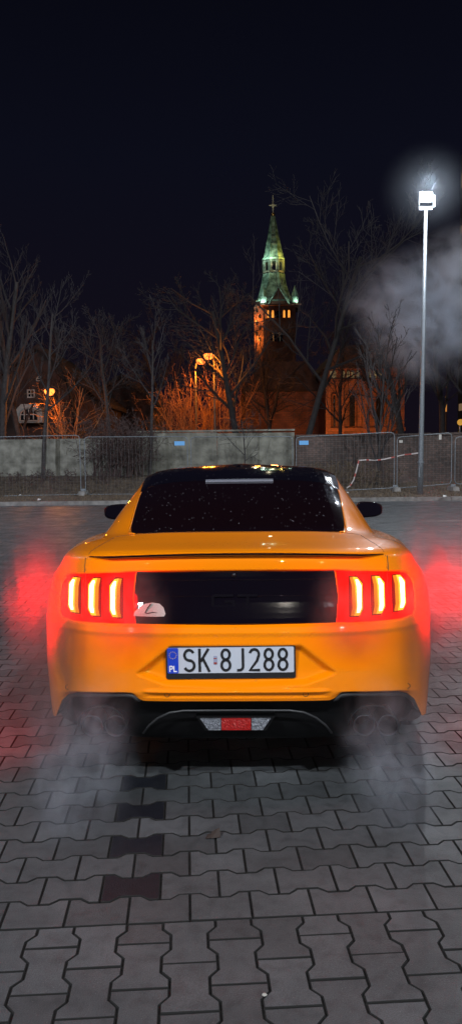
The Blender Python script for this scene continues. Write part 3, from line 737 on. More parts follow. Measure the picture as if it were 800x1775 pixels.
tag(ch, 'red brick church with a floodlit green copper spire', 'church')
# lights on the church
tc0 = Vector((CX + sc_, TY, 0))
for dx_, dy_, z_, p_, c_ in ((-3.5, -.6, tz(525.5), 170, (.72, 1, .86)), (-1.9, -.8, tz(525.5), 110, (.72, 1, .86)), (3.6, -.8, tz(524), 110, (.72, 1, .80)), (-1.9, .3, tz(444), 150, (.66, 1, .82)), (-.4, 0.0, tz(444), 110, (.75, 1, .7)), (1.9, .4, tz(444), 200, (1, .75, .15)), (0, 1.2, tz(455), 40, (1, .85, .5)), (-.8, -1.2, tz(352), 60, (1, .9, .6))):
    add_light('POINT', 'church_spotlight', (CX + sc_ + dx_, TY + dy_, z_), p_ * 1.3, c_, size=.3)
add_light('POINT', 'church_spotlight', (CX + tx(447), TY + .02, tz(588)), 500, (1, .36, .06), size=.3)
add_light('POINT', 'church_spotlight', (CX + tx(443), TY + .02, tz(552)), 500, (1, .36, .06), size=.3)
add_light('POINT', 'church_spotlight', (at(584, 740, AY - 5).x, AY - 5.0, 1.5), 1100, (1, .36, .08), size=.3)
add_light('POINT', 'church_spotlight', (at(628, 740, AY - 8).x, AY - 7.0, 2.5), 800, (1, .38, .10), size=.3)
add_light('POINT', 'church_spotlight', (at(470, 740, AY).x, AY - 7.0, 3), 420, (1, .32, .08), size=.3)
add_light('POINT', 'church_spotlight', (CX + mc, TY - 14, tz(600)), 130, (1, .42, .2), size=.3)
# tall block at the right edge with a few lit windows
bk = at(796, 400, 96); ab = empty('apartment_block', (bk.x + 6, 90, 0)); m = MB(); m.box((-6, -6, -1), (9, 6, at(798, 270, 96).z)); m.build('wall', mat('block_wall', (.06, .055, .055), .9), ab)
for (py0, py1) in ((299, 324), (391, 402), (700, 712)):
    a = at(796, py1, 95); b = at(796, py0, 95); m = MB(); m.box((-6.06, 3.4, a.z), (-6.01, 5.4, b.z)); m.build('window', M['winlit'], ab)
tag(ab, 'dark apartment block at the right edge with dim lit windows', 'building')
sg = at(797, 732, 40); root = empty('illuminated_sign', (sg.x, 40, .1)); m = MB(); m.tube([(0, .1, 0), (0, .1, sg.z)], .04, 6); m.build('pole', M['galv'], root)
m = MB(); m.lathe([(.001, -.05), (.16, -.05), (.16, .05), (.001, .05)], (0, 0, sg.z - .1), 'Y', 18); m.build('panel', M['signlit'], root)
tag(root, 'small round yellow lit sign behind the fence at the right edge', 'sign')
sg = at(772, 715, 55); root = empty('lit_post', (sg.x, 55, .1)); m = MB(); m.tube([(0, 0, 0), (0, 0, at(772, 716, 55).z)], .06, 6); m.build('pole', M['bark_dark'], root)
m = MB(); m.tube([(0, 0, at(772, 716, 55).z), (0, 0, at(772, 690, 55).z)], .05, 6); m.build('light_strip', emis('strip', (1, .4, .08), .5), root)
tag(root, 'thin post with an orange lit strip seen through the right trees', 'lamp')
# ================================================================== THE CAR
YAW = R(1.6)
car = empty('car', (.012, 3.09, 0), -YAW)
tag(car, 'bright orange fastback coupe with black roof and glowing red tail lights', 'car')
def pch(xs, ys, x):
    """monotone cubic through keys, ys may be (n, ...)"""
    xs = np.asarray(xs, float); ys = np.asarray(ys, float); x = np.clip(x, xs[0], xs[-1])
    h = np.diff(xs); dl = np.diff(ys, axis=0) / h.reshape(-1, *([1] * (ys.ndim - 1)))
    mm = np.zeros_like(ys)
    a, b = dl[:-1], dl[1:]
    with np.errstate(all='ignore'): hm = np.where(a * b > 0, 2 * a * b / (a + b), 0)
    mm[1:-1] = hm; mm[0] = dl[0]; mm[-1] = dl[-1]
    i = np.clip(np.searchsorted(xs, x, side='right') - 1, 0, len(xs) - 2)
    sh = (-1, *([1] * (ys.ndim - 1)))
    t = ((x - xs[i]) / h[i]).reshape(sh); hh = h[i].reshape(sh)
    return (2 * t**3 - 3 * t**2 + 1) * ys[i] + (t**3 - 2 * t**2 + t) * hh * mm[i] + (-2 * t**3 + 3 * t**2) * ys[i + 1] + (t**3 - t**2) * hh * mm[i + 1]
WC = [(0, .70), (.2, .80), (.35, .857), (.5, .893), (.8, .940), (1.1, .957), (1.5, .945), (2.2, .925), (3.0, .925), (3.6, .945), (3.9, .945), (4.3, .90), (4.8, .84)]
wcx, wcy = zip(*WC)
def Wc(u): return pch(wcx, np.array(wcy), np.atleast_1d(u))
# level: rear u, rear z, L, widths [(u,k)], side z keys [(u,z)], front u, front z, front L, absolute width?
LV = [
 dict(ur=.015, zr=None, L=.45, k=.982, sz=[(.45, .275), (1, .23), (3.9, .22)], uf=4.70, zf=.20, Lf=.5),
 dict(ur=.0, zr=.505, L=.45, k=.992, sz=[(.45, .40), (1, .36), (3.9, .33)], uf=4.74, zf=.32, Lf=.5),
 dict(ur=.0, zr=.57, L=.45, k=1.0, sz=[(.45, .52), (1, .48), (3.9, .42)], uf=4.76, zf=.40, Lf=.5),
 dict(ur=.014, zr=.67, L=.45, k=1.0, sz=[(.45, .62), (1, .60), (3.9, .54)], uf=4.75, zf=.50, Lf=.5),
 dict(ur=.032, zr=.765, L=.45, k=.997, sz=[(.45, .735), (1, .70), (3.9, .64)], uf=4.73, zf=.58, Lf=.5),
 dict(ur=.055, zr=.86, L=.45, k=.985, sz=[(.45, .83), (1, .80), (3.9, .73)], uf=4.70, zf=.64, Lf=.5),
 dict(ur=.07, zr=.965, L=.45, k=.958, sz=[(.45, .915), (1, .885), (2.2, .84), (3.9, .80)], uf=4.66, zf=.68, Lf=.5),
 dict(ex=.7, ur=.078, zr=1.035, L=.45, k=.918, sz=[(.45, .972), (1, .95), (2.2, .90), (3.9, .85)], uf=4.60, zf=.72, Lf=.5),
 dict(ex=.6, ur=.088, zr=1.062, L=.45, k=.900, sz=[(.45, 1.005), (1, .985), (2.2, .93), (3.9, .875)], uf=4.52, zf=.745, Lf=.55),
 dict(ex=.65, ur=.13, zr=1.074, L=.42, k=.875, sz=[(.45, 1.03), (1, 1.012), (2.2, .955), (3.9, .895)], uf=4.42, zf=.78, Lf=.6),
 dict(ur=.32, zr=1.088, L=.32, k=.825, sz=[(.6, 1.045), (1, 1.034), (2.2, .975), (3.9, .91)], uf=4.0, zf=.90, Lf=.4),
 dict(ur=.515, zr=1.108, L=.33, W=[(.8, .700), (1.3, .725), (2.4, .765), (3.3, .74)], sz=[(.8, 1.050), (1.3, 1.035), (2.4, .99), (3.3, .965)], uf=3.36, zf=.985, Lf=.35),
 dict(ur=.95, zr=1.216, L=.36, W=[(1.2, .672), (2.4, .70), (3.1, .69)], sz=[(1.2, 1.135), (2.4, 1.13), (3.1, 1.06)], uf=3.14, zf=1.08, Lf=.4),
 dict(ur=1.40, zr=1.308, L=.32, W=[(1.6, .628), (2.6, .63)], sz=[(1.6, 1.255), (2.6, 1.25)], uf=2.86, zf=1.22, Lf=.35),
 dict(ur=1.56, zr=1.336, L=.34, W=[(1.8, .598), (2.5, .60)], sz=[(1.8, 1.318), (2.5, 1.31)], uf=2.74, zf=1.28, Lf=.35),
 dict(ur=1.78, zr=1.364, L=.30, W=[(2.0, .50), (2.4, .50)], sz=[(2.0, 1.358), (2.4, 1.352)], uf=2.56, zf=1.335, Lf=.3),
 dict(ur=2.08, zr=1.386, L=.08, W=[(2.1, .02), (2.3, .02)], sz=[(2.1, 1.388), (2.3, 1.386)], uf=2.3, zf=1.384, Lf=.05),
]
bottom_keys = [(0, .458), (.385, .458), (.405, .466), (.43, .487), (.47, .489), (.60, .478), (.68, .468), (.725, .450), (.765, .41), (.81, .315), (.9, .275)]
NR, NSd, NF = 170, 120, 40
# rear station table: even arclength on a typical contour (q = 4)
th_ = np.linspace(0, math.pi / 2, 4000); xx_ = np.sin(th_) ** .5; yy_ = .5 * (1 - np.cos(th_))
sl = np.concatenate([[0], np.cumsum(np.hypot(np.diff(xx_), np.diff(yy_)))]); TR = np.interp(np.linspace(0, sl[-1], NR), sl, th_)
TFr = np.interp(np.linspace(0, sl[-1], NF), sl, th_)[::-1]
rows = []
for lv in LV:
    ur, L, uf, Lf = lv['ur'], lv['L'], lv['uf'], lv['Lf']
    if 'k' in lv: wf = lambda u, k=lv['k']: Wc(u) * k
    else:
        ax_, ay_ = zip(*lv['W']); wf = lambda u, a=ax_, b=ay_: pch(a, np.array(b), np.atleast_1d(u))
    sxk, syk = zip(*lv['sz'])
    ue = ur + L; We = wf(ue)[0]
    if 'k' in lv: We = float(wf(ue)[0])
    xr = We * np.sin(TR) ** .5; u_r = ur + L * (1 - np.cos(TR))
    zside = float(pch(sxk, np.array(syk), np.array([ue]))[0])
    if lv['zr'] is None:
        bx_, bz_ = zip(*bottom_keys); zr = np.interp(xr, bx_, bz_)
    else:
        t = (1 - np.cos(TR)); zr = lv['zr'] + (zside - lv['zr']) * t ** lv.get('ex', .9)
    us = np.linspace(ue, uf - Lf, NSd + 2)[1:-1]; xs_ = wf(us); zs = pch(sxk, np.array(syk), us)
    Wf = float(wf(uf - Lf)[0]); xf = Wf * np.sin(TFr) ** .5; u_f = uf - Lf * (1 - np.cos(TFr)); zfs = float(pch(sxk, np.array(syk), np.array([uf - Lf]))[0])
    t = (1 - np.cos(TFr)); z_f = lv['zf'] + (zfs - lv['zf']) * t ** .9
    rows.append(np.stack([np.concatenate([xr, xs_, xf]), np.concatenate([u_r, us, u_f]), np.concatenate([zr, zs, z_f])], 1))
rows = np.array(rows)                       # levels x stations x 3
lvl = np.arange(len(LV)); per = 16
tl = np.linspace(0, len(LV) - 1, (len(LV) - 1) * per + 1)
G = pch(lvl, rows, tl)                       # dense levels
# ---- relief on the rear face
def sdist(poly, x, z):
    """distance inside polygon (positive inside)"""
    n = len(poly); d = np.full(x.shape, 1e9); inside = np.zeros(x.shape, bool)
    for i in range(n):
        x0, z0 = poly[i]; x1, z1 = poly[(i + 1) % n]; ex, ez = x1 - x0, z1 - z0
        t = np.clip(((x - x0) * ex + (z - z0) * ez) / (ex * ex + ez * ez), 0, 1)
        d = np.minimum(d, np.hypot(x - x0 - t * ex, z - z0 - t * ez))
        cond = ((z0 > z) != (z1 > z)) & (x < (x1 - x0) * (z - z0) / (z1 - z0 + 1e-12) + x0); inside ^= cond
    return np.where(inside, d, -d)
def sm(t): t = np.clip(t, 0, 1); return t * t * (3 - 2 * t)
REC = [(-.27, .694), (.27, .694), (.415, .58), (.405, .565), (.29, .522), (.0, .509), (-.29, .522), (-.405, .565), (-.415, .58)]
LAMP = [(.0, .9955), (.41, .992), (.70, .9690), (.740, .956), (.765, .925), (.774, .86), (.772, .80), (.756, .775), (.70, .7665), (.41, .768), (.0, .766)]
LAMPF = LAMP + [(-x, z) for x, z in reversed(LAMP[1:-1])]
def relief(x, u, z):
    rear = sm((.42 - u) / .1) 
    d = sdist(REC, x, z)
    dep = .036 * sm(d / .03) * (.45 + .55 * sm((z - .50) / .09))
    d2 = sdist(LAMPF, x, z); dep += .014 * sm((d2 + .001) / .007)
    dep += -.007 * np.exp(-((z - .742) / .012) ** 2) * sm((.86 - abs(x)) / .1) * (d2 < 0)
    dep += -.010 * np.exp(-((z - .503) / .007) ** 2) * sm((.40 - abs(x)) / .06)
    dep += .006 * sm((.498 - z) / .006) * sm((z - .47) / .01) * sm((.40 - abs(x)) / .05)
    return u + dep * rear * (u < .42)
nl, ns, _ = G.shape
half = G.copy(); half[:, :, 1] = relief(half[:, :, 0], half[:, :, 1], half[:, :, 2])
def grid_mesh(name, rows3, m, parent, keep=None):
    """mirrored grid: rows (levels) x stations; x mirrored, stitched at station 0 and last"""
    a, b, _ = rows3.shape
    left = rows3[:, ::-1, :].copy(); left[:, :, 0] *= -1
    rt = rows3.copy(); rt[:, 0, 0] = 0; left[:, -1, 0] = 0
    full = np.concatenate([left[:, :-1, :], rt], 1); B = full.shape[1]
    v = full.reshape(-1, 3)
    i, j = np.meshgrid(np.arange(a - 1), np.arange(B - 1), indexing='ij')
    f = np.stack([i * B + j, i * B + j + 1, (i + 1) * B + j + 1, (i + 1) * B + j], -1).reshape(-1, 4)
    if keep is not None:
        c = v[f].mean(1); f = f[keep(c)]
    me = bpy.data.meshes.new(name); me.from_pydata(v.tolist(), [], f.tolist()); me.materials.append(m)
    me.polygons.foreach_set('use_smooth', [True] * len(me.polygons)); me.update()
    o = bpy.data.objects.new(name, me); col.objects.link(o); o.parent = parent
    return o, v, f
AX_R, AX_F, WR = 1.10, 3.85, .345
def keep(c):
    for ax0 in (AX_R, AX_F):
        pass
    r1 = np.hypot(c[:, 1] - AX_R, c[:, 2] - WR); r2 = np.hypot(c[:, 1] - AX_F, c[:, 2] - WR)
    return ~((np.abs(c[:, 0]) > .7) & ((r1 < .375) | (r2 < .375)))
body, bv, bf = grid_mesh('body', half, M['paint'], car, keep)
sub = half[::2, ::2]
_, fv, ff = None, None, None
full_l = sub[:, ::-1].copy(); full_l[:, :, 0] *= -1
fullg = np.concatenate([full_l[:, :-1], sub], 1); B_ = fullg.shape[1]; A_ = fullg.shape[0]
ii, jj = np.meshgrid(np.arange(A_ - 1), np.arange(B_ - 1), indexing='ij')
bvh = BVHTree.FromPolygons(fullg.reshape(-1, 3).tolist(), np.stack([ii * B_ + jj, ii * B_ + jj + 1, (ii + 1) * B_ + jj + 1, (ii + 1) * B_ + jj], -1).reshape(-1, 4).tolist())
DIRS = {'rear': (Vector((0, 1, 0)), lambda a, b: Vector((a, -1, b))), 'top': (Vector((0, 0, -1)), lambda a, b: Vector((a, b, 3))),
        'right': (Vector((-1, 0, 0)), lambda a, b: Vector((2, a, b))), 'left': (Vector((1, 0, 0)), lambda a, b: Vector((-2, a, b)))}
def hit(a, b, view):
    d, f = DIRS[view]; p, n, i, _ = bvh.ray_cast(f(a, b), d)
    if p is None: return None, None
    if n.dot(d) > 0: n = -n
    return p, n
def inpoly(poly, x, z):
    c = False; n = len(poly)
    for i in range(n):
        x0, z0 = poly[i]; x1, z1 = poly[(i + 1) % n]
        if (z0 > z) != (z1 > z) and x < (x1 - x0) * (z - z0) / (z1 - z0) + x0: c = not c
    return c
def smooth_poly(poly, it=2):
    for _ in range(it):
        out = []
        for i in range(len(poly)):
            p, q = poly[i], poly[(i + 1) % len(poly)]
            out += [(p[0] * .75 + q[0] * .25, p[1] * .75 + q[1] * .25), (p[0] * .25 + q[0] * .75, p[1] * .25 + q[1] * .75)]
        poly = out
    return poly
def patch(name, poly, view, off, res, m, parent, skirt=None, mb=None):
    """a sheet of the given outline lying on the body, lifted by off, with a rim going back in"""
    B = []
    for i in range(len(poly)):
        p, q = poly[i], poly[(i + 1) % len(poly)]; n = max(1, int(math.hypot(q[0] - p[0], q[1] - p[1]) / res))
        for k in range(n): B.append((p[0] + (q[0] - p[0]) * k / n, p[1] + (q[1] - p[1]) * k / n))
    nb = len(B); x0 = min(p[0] for p in B); x1 = max(p[0] for p in B); z0 = min(p[1] for p in B); z1 = max(p[1] for p in B)
    pts = [Vector(p) for p in B]
    nx_ = int((x1 - x0) / res); nz_ = int((z1 - z0) / res)
    for i in range(1, nx_):
        for j in range(1, nz_):
            x = x0 + (x1 - x0) * i / nx_; z = z0 + (z1 - z0) * j / nz_
            if inpoly(B, x, z): pts.append(Vector((x, z)))
    vo, _, fo, *_r = delaunay_2d_cdt(pts, [(i, (i + 1) % nb) for i in range(nb)], [], 1, 1e-6)
    V3 = []; N3 = []; last = (Vector((0, 0, 0)), Vector((0, 0, 1)))
    for p in vo:
        h, n = hit(p.x, p.y, view)
        if h is None: h, n = last
        last = (h, n); V3.append(h + n * off); N3.append(n)
    mbx = mb or MB(); d = DIRS[view][0]
    fs = []
    for f in fo:
        f = list(f); a, b, c = V3[f[0]], V3[f[1]], V3[f[2]]
        if (b - a).cross(c - a).dot(d) > 0: f.reverse()
        fs.append(tuple(f))
    # rim from boundary edges
    cnt = {}
    for f in fs:
        for i in range(len(f)):
            e_ = (f[i], f[(i + 1) % len(f)]); cnt[tuple(sorted(e_))] = cnt.get(tuple(sorted(e_)), []) + [e_]
    nv_ = len(V3); low = {}; V4 = list(V3); sk = skirt if skirt is not None else off + .004
    for key, l in cnt.items():
        if len(l) == 1:
            a, b = l[0]
            for q in (a, b):
                if q not in low: low[q] = len(V4); V4.append(V3[q] - N3[q] * sk)
            fs.append((b, a, low[a], low[b]))
    mbx.add(V4, fs)
    if mb is None: 
        o = mbx.build(name, m, parent); return o
mir = lambda P_: [(-x, z) for x, z in P_]
# ---- rear panel and tail lights
panel = [(-.412, .986), (0, .9885), (.412, .986), (.425, .88), (.415, .775), (0, .773), (-.415, .775), (-.425, .88)]
pn = patch('rear_panel', panel, 'rear', .004, .02, M['gloss'], car)
tail = [(.418, .9855), (.55, .979), (.70, .9625), (.735, .950), (.758, .922), (.766, .86), (.764, .80), (.750, .781), (.69, .7735), (.418, .7755), (.429, .88)]
bar0 = [(.712, .925), (.690, .951), (.674, .953), (.683, .918), (.684, .834), (.677, .803), (.697, .803), (.712, .826)]
bar0s = [(.673, .953), (.662, .953), (.670, .918), (.671, .834), (.663, .803), (.676, .803), (.683, .834), (.682, .918)]
def shift(P_, dx, sz=1.0): return [(x - dx, .876 + (z - .876) * sz) for x, z in P_]
for s in (-1, 1):
    T = tail if s > 0 else mir(tail)
    tl_ = patch('tail_light', T, 'rear', .004, .015, M['lens'], car)
    for dx, sz in ((0, .97), (.094, 1.03), (.188, 1.06)):
        P1 = shift(bar0, dx, sz); P2 = shift(bar0s, dx, sz)
        if s < 0: P1, P2 = mir(P1), mir(P2)
        fx = [(.722, .930), (.694, .960), (.655, .960), (.655, .796), (.697, .796), (.722, .822)]; fx = shift(fx, dx, sz)
        patch('bar_housing', mir(fx) if s < 0 else fx, 'rear', .007, .02, M['barframe'], tl_, skirt=.004)
        br_ = patch('light_bar', P1, 'rear', .016, .02, M['barbase'], tl_, skirt=.012)
        mx_, mz_ = (.697 - dx) * (1 if s > 0 else -1), .878; core = [(mx_ + (x - mx_) * .60, mz_ + (z - mz_) * .86) for x, z in P1]
        patch('light_bar_core', core, 'rear', .0175, .02, M['bar'], br_, skirt=.001)
        patch('light_bar_edge', P2, 'rear', .013, .02, M['barside'], tl_, skirt=.009)
# horizontal chrome-like crease across the panel and the lock button
def surf_pts(xs, zs, view='rear', off=.004):
    out = []
    for x, z in zip(xs, zs):
        p, n = hit(x, z, view); out.append(p + n * off)
    return out
m = MB(); X = np.linspace(-.40, .40, 40); m.tube(surf_pts(X, [.887] * 40, off=.004), .0022, 5, cap=False); m.build('panel_crease', M['gloss'], pn, smooth=True)
m = MB(); X = np.linspace(-.40, .40, 40); m.tube(surf_pts(X, [.953] * 40, off=.004), .003, 5, cap=False); m.build('panel_crease', M['gloss'], pn, smooth=True)
m = MB(); p, n = hit(-.005, .972, 'rear'); m.lathe([(.001, -.006), (.008, -.006), (.010, 0), (.010, .01)], p + n * .004, 'Y', 16); m.build('lock_button', M['chrome'], pn, smooth=True)
# raised dark letters on the panel
def ribbon(mb, pts, wd, y0, y1, mi=0, closed=False):
    """flat stroke in x,z with thickness in y; mitred"""
    P_ = [Vector((p[0], p[1])) for p in pts]; n = len(P_); L_, R_ = [], []
    for i in range(n):
        if closed: a, b = P_[i - 1], P_[(i + 1) % n]; d1 = (P_[i] - a).normalized(); d2 = (b - P_[i]).normalized()
        else:
            d1 = (P_[i] - P_[i - 1]).normalized() if i else (P_[1] - P_[0]).normalized(); d2 = (P_[i + 1] - P_[i]).normalized() if i < n - 1 else d1
        nn = Vector((-(d1.y + d2.y), d1.x + d2.x)); nn = nn / max(.6, nn.length_squared / 2) * wd / 2
        L_.append(P_[i] + nn); R_.append(P_[i] - nn)
    for i in range(n if closed else n - 1):
        j = (i + 1) % n; q = [L_[i], L_[j], R_[j], R_[i]]
        mb.add([(v.x, y0, v.y) for v in q] + [(v.x, y1, v.y) for v in q], [(0, 1, 2, 3), (7, 6, 5, 4), (0, 4, 5, 1), (1, 5, 6, 2), (2, 6, 7, 3), (3, 7, 4, 0)], mi)
def arc(cx, cz, rx, rz, a0, a1, n=10): return [(cx + rx * math.cos(R(a0 + (a1 - a0) * i / n)), cz + rz * math.sin(R(a0 + (a1 - a0) * i / n))) for i in range(n + 1)]
p, n = hit(0, .868, 'rear'); yb = p.y - .0045
m = MB(); ribbon(m, [(-.008, .891), (-.085, .891), (-.094, .884), (-.094, .850), (-.085, .843), (-.014, .843), (-.008, .849), (-.008, .866), (-.045, .866)], .011, yb - .004, yb + .003)
ribbon(m, [(.010, .891), (.092, .891)], .011, yb - .004, yb + .003); ribbon(m, [(.051, .886), (.051, .842)], .011, yb - .004, yb + .003)
m.build('badge_letters', M['gloss'], pn)
# pale half-oval mark with dark lines on the left of the panel
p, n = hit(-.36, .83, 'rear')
st = patch('pale_mark', [(-.425, .805), (-.42, .822), (-.40, .842), (-.375, .856), (-.345, .861), (-.315, .856), (-.298, .840), (-.290, .815), (-.296, .805), (-.33, .8035)], 'rear', .0065, .02, M['pale_mark'], pn)
yb = p.y - .0075; m = MB(); ribbon(m, [(-.352, .858), (-.362, .846), (-.375, .822), (-.366, .818), (-.345, .823), (-.325, .820), (-.335, .810)], .0035, yb - .004, yb + .003); m.build('pale_mark_lines', M['plateblack'], st)
# ---- black lip on the deck edge
m = MB(); X = np.linspace(-.628, .628, 80); pts = []
for x in X:
    rw8 = rows[8][:NR]; pts.append(Vector((x, float(np.interp(abs(x), rw8[:, 0], rw8[:, 1])), float(np.interp(abs(x), rw8[:, 0], rw8[:, 2])))))
vs = []
for x, p in zip(X, pts):
    e_ = min(1, (.63 - abs(x)) / .12 + .12); zt_ = p.z + .0035
    vs += [(x, p.y + .03, zt_ - .002), (x, p.y - .026 * e_, zt_ + .002), (x, p.y - .028 * e_, zt_ - .006 * e_), (x, p.y - .012 * e_, zt_ - .014 * e_), (x, p.y + .03, zt_ - .013)]
n = 5; m.add(vs, [(i * n + k, i * n + (k + 1) % n, (i + 1) * n + (k + 1) % n, (i + 1) * n + k) for i in range(79) for k in range(n)] + [tuple(range(n)), tuple(range(79 * n, 80 * n))[::-1]])
m.build('spoiler_lip', M['gloss'], car)
# ---- panel gaps
def seam(name, pts, view, wd=.004):
    m = MB(); 
    P_ = surf_pts([p[0] for p in pts], [p[1] for p in pts], view, off=.0002)
    m.tube(P_, wd * .5, 5, cap=False); m.build(name, M['seam'], car)
for s in (-1, 1):
    seam('deck_gap', [(s * .645, z) for z in np.linspace(.972, 1.035, 8)], 'rear')
    seam('deck_gap', [(s * (.640 - .06 * sm(np.array((u_ - .13) / .4)).item()), u_) for u_ in np.linspace(.13, .52, 16)], 'top', .0022)
    seam('bumper_gap', [(s * (x), .872) for x in np.linspace(.768, .862, 10)], 'rear', .003)
seam('deck_gap', [(x, .5 + .018 * (x / .58) ** 2 * 2) for x in np.linspace(-.575, .575, 50)], 'top', .0022)
# ---- glass and roof
def rr(p): return smooth_poly(p, 3)
gl = [(-.485, .530), (-.25, .515), (0, .512), (.25, .515), (.485, .530), (.518, .60), (.543, 1.0), (.562, 1.30), (.560, 1.385), (.50, 1.408), (.25, 1.398), (0, 1.395), (-.25, 1.398), (-.50, 1.408), (-.560, 1.385), (-.562, 1.30), (-.543, 1.0), (-.518, .60)]
rw = patch('rear_window', smooth_poly(gl, 2), 'top', .0035, .04, M['glass'], car)
roof_p = [(-.572, 1.365), (-.53, 1.414), (-.25, 1.404), (0, 1.401), (.25, 1.404), (.53, 1.414), (.572, 1.365), (.590, 1.6), (.590, 2.3), (.575, 2.68), (0, 2.74), (-.575, 2.68), (-.590, 2.3), (-.590, 1.6)]
rfp = patch('roof', roof_p, 'top', .005, .04, M['gloss'], car)
patch('windscreen', [(-.56, 2.70), (0, 2.76), (.56, 2.70), (.66, 3.22), (0, 3.34), (-.66, 3.22)], 'top', .004, .05, M['glass'], car)
for s in (-1, 1):
    E_ = [(s * .484, .526), (s * .512, .56), (s * .524, .62), (s * .548, 1.0), (s * .566, 1.28), (s * .566, 1.36)]
    E2 = []
    for i in range(5):
        for k in range(8): E2.append((E_[i][0] + (E_[i + 1][0] - E_[i][0]) * k / 8, E_[i][1] + (E_[i + 1][1] - E_[i][1]) * k / 8))
    m = MB(); m.tube(surf_pts([p[0] for p in E2], [p[1] for p in E2], 'top', .003), .0045, 6); m.build('window_trim', M['paint'], rw, smooth=True)
# high brake light strip at the glass top
X = np.linspace(-.195, .195, 24); m = MB(); vs = []
for x in X:
    p, n = hit(x, 1.365, 'top'); p2, _ = hit(x, 1.395, 'top'); vs += [p + Vector((0, -.002, .004)), p + Vector((0, -.004, .013)), p2 + Vector((0, 0, .013)), p2 + Vector((0, 0, .002))]
m.add(vs, [(i * 4 + k, i * 4 + (k + 1) % 4, (i + 1) * 4 + (k + 1) % 4, (i + 1) * 4 + k) for i in range(23) for k in range(4)] + [(0, 1, 2, 3), (95, 94, 93, 92)])
m.build('high_brake_light', mat('frosted_lens', (.26, .26, .31), .25, coat=1), rw)
p, n = hit(-.01, 1.95, 'top'); m = MB(); m.lathe([(.02, 0), (.018, .004), (.012, .009), (.001, .011)], p + Vector((0, 0, .003)), 'Z', 12, sy=2.2); m.build('aerial', M['gloss'], rfp, smooth=True)
for s, vname in ((1, 'right'), (-1, 'left')):
    patch('side_window', rr([(1.28, 1.075), (1.42, 1.17), (1.70, 1.25), (2.55, 1.245), (3.02, 1.04), (2.9, 1.015), (1.5, 1.055)]), vname, .004, .05, M['glass'], car)
    m = MB(); 
    for ax0 in (AX_R, AX_F):
        A_p = []
        for i in range(25):
            t = R(-22 + (224) * i / 24); A_p.append((float(Wc(ax0 + .38 * math.cos(t))[0]) * .985 * s, ax0 + .377 * math.cos(t), WR + .377 * math.sin(t)))
        mm_ = MB(); mm_.tube(A_p, .014, 6); mm_.build('wheel_arch', M['plastic'], car, smooth=True)
# water drops on the rear window and roof
dm_ = MB(); random.seed(5)
for i in range(380):
    x = random.uniform(-.52, .52); u = .54 + (random.random() ** 1.0) * 1.6
    if abs(u - 1.38) < .04: continue
    p, n = hit(x, u, 'top')
    if p is None: continue
    r_ = random.choice((.0010, .0013, .0017, .0024)); t1 = n.orthogonal().normalized(); t2 = n.cross(t1); p = p + n * .004
    ring_ = []
    for h_, rr_ in ((0, 1), (.45, .78)):
        for k in range(6): a_ = k * math.pi / 3; ring_.append(p + (t1 * math.cos(a_) + t2 * math.sin(a_)) * r_ * rr_ + n * r_ * h_ * 1.2)
    ring_.append(p + n * r_ * .8)
    dm_.add(ring_, [(k, (k + 1) % 6, 6 + (k + 1) % 6, 6 + k) for k in range(6)] + [(6 + k, 6 + (k + 1) % 6, 12) for k in range(6)])
tag(dm_.build('water_drops', mat('water', (.16, .15, .17), .15, coat=1, spec=1), rw, smooth=True), kind='stuff')
# ---- plate
pp, _ = hit(-.0245, .60, 'rear'); PX = -.0175; PYc = pp.y - .012
pl = MB()
def rrect(x0, x1, z0, z1, r, n=4):
    out = []
    for cx, cz, a0 in ((x1 - r, z1 - r, 0), (x0 + r, z1 - r, 90), (x0 + r, z0 + r, 180), (x1 - r, z0 + r, 270)):
        out += [(cx + r * math.cos(R(a0 + 90 * i / n)), cz + r * math.sin(R(a0 + 90 * i / n))) for i in range(n + 1)]
    return out
pr = empty('number_plate', (PX, PYc, .0)); pr.parent = car; pr.rotation_euler = (0, R(-.4), 0)
ZB, ZT = .573, .681
fr = MB(); fr.prism_y(rrect(-.267, .267, .552, .688, .008), -.006, .03); fr.build('plate_frame', M['plateblack'], pr, fix=True)
fr = MB(); fr.prism_y(rrect(-.26, .26, .576, .6835, .006), -.0075, -.0062); fr.build('plate_face', M['platewhite'], pr, fix=True)
fr = MB(); fr.prism_y(rrect(-.2595, -.2145, .5765, .683, .005), -.0085, -.0076); bb = fr.build('plate_band', M['plateblue'], pr, fix=True)
m = MB()
for k in range(12):
    a_ = R(30 * k); cx, cz = -.237 + .0145 * math.cos(a_), .653 + .0145 * math.sin(a_)
    m.prism_y([(cx + (.0026 if q % 2 == 0 else .0011) * math.cos(R(90 + 36 * q)), cz + (.0026 if q % 2 == 0 else .0011) * math.sin(R(90 + 36 * q))) for q in range(10)], -.0095, -.0086)
m.build('star_ring', M['yellow'], bb)
m = MB(); y0, y1 = -.0095, -.0086
ribbon(m, [(-.2505, .583), (-.2505, .607), (-.243, .607), (-.2395, .6045), (-.2395, .598), (-.243, .595), (-.249, .595)], .0045, y0, y1)
ribbon(m, [(-.2335, .609), (-.2335, .585), (-.221, .585)], .0045, y0, y1); m.build('country_letters', M['white'], bb)
m = MB(); y0, y1 = -.0105, -.0076; S_ = .0105
h0, h1 = .5875, .6745; hm = (h0 + h1) / 2
def done():
    global m
    m.build('plate_character', M['plateblack'], pr); m = MB()
def eight(xc, hw):
    q = (h1 - hm) / 2
    ribbon(m, arc(xc, hm + q + .001, hw * .92, q - .001, 0, 360, 20)[:-1], S_, y0, y1, closed=True); ribbon(m, arc(xc, hm - q - .000, hw, q, 0, 360, 20)[:-1], S_, y0, y1, closed=True); done()
L0 = -.26
xs0 = L0 + .090; q = (h1 - hm) / 2
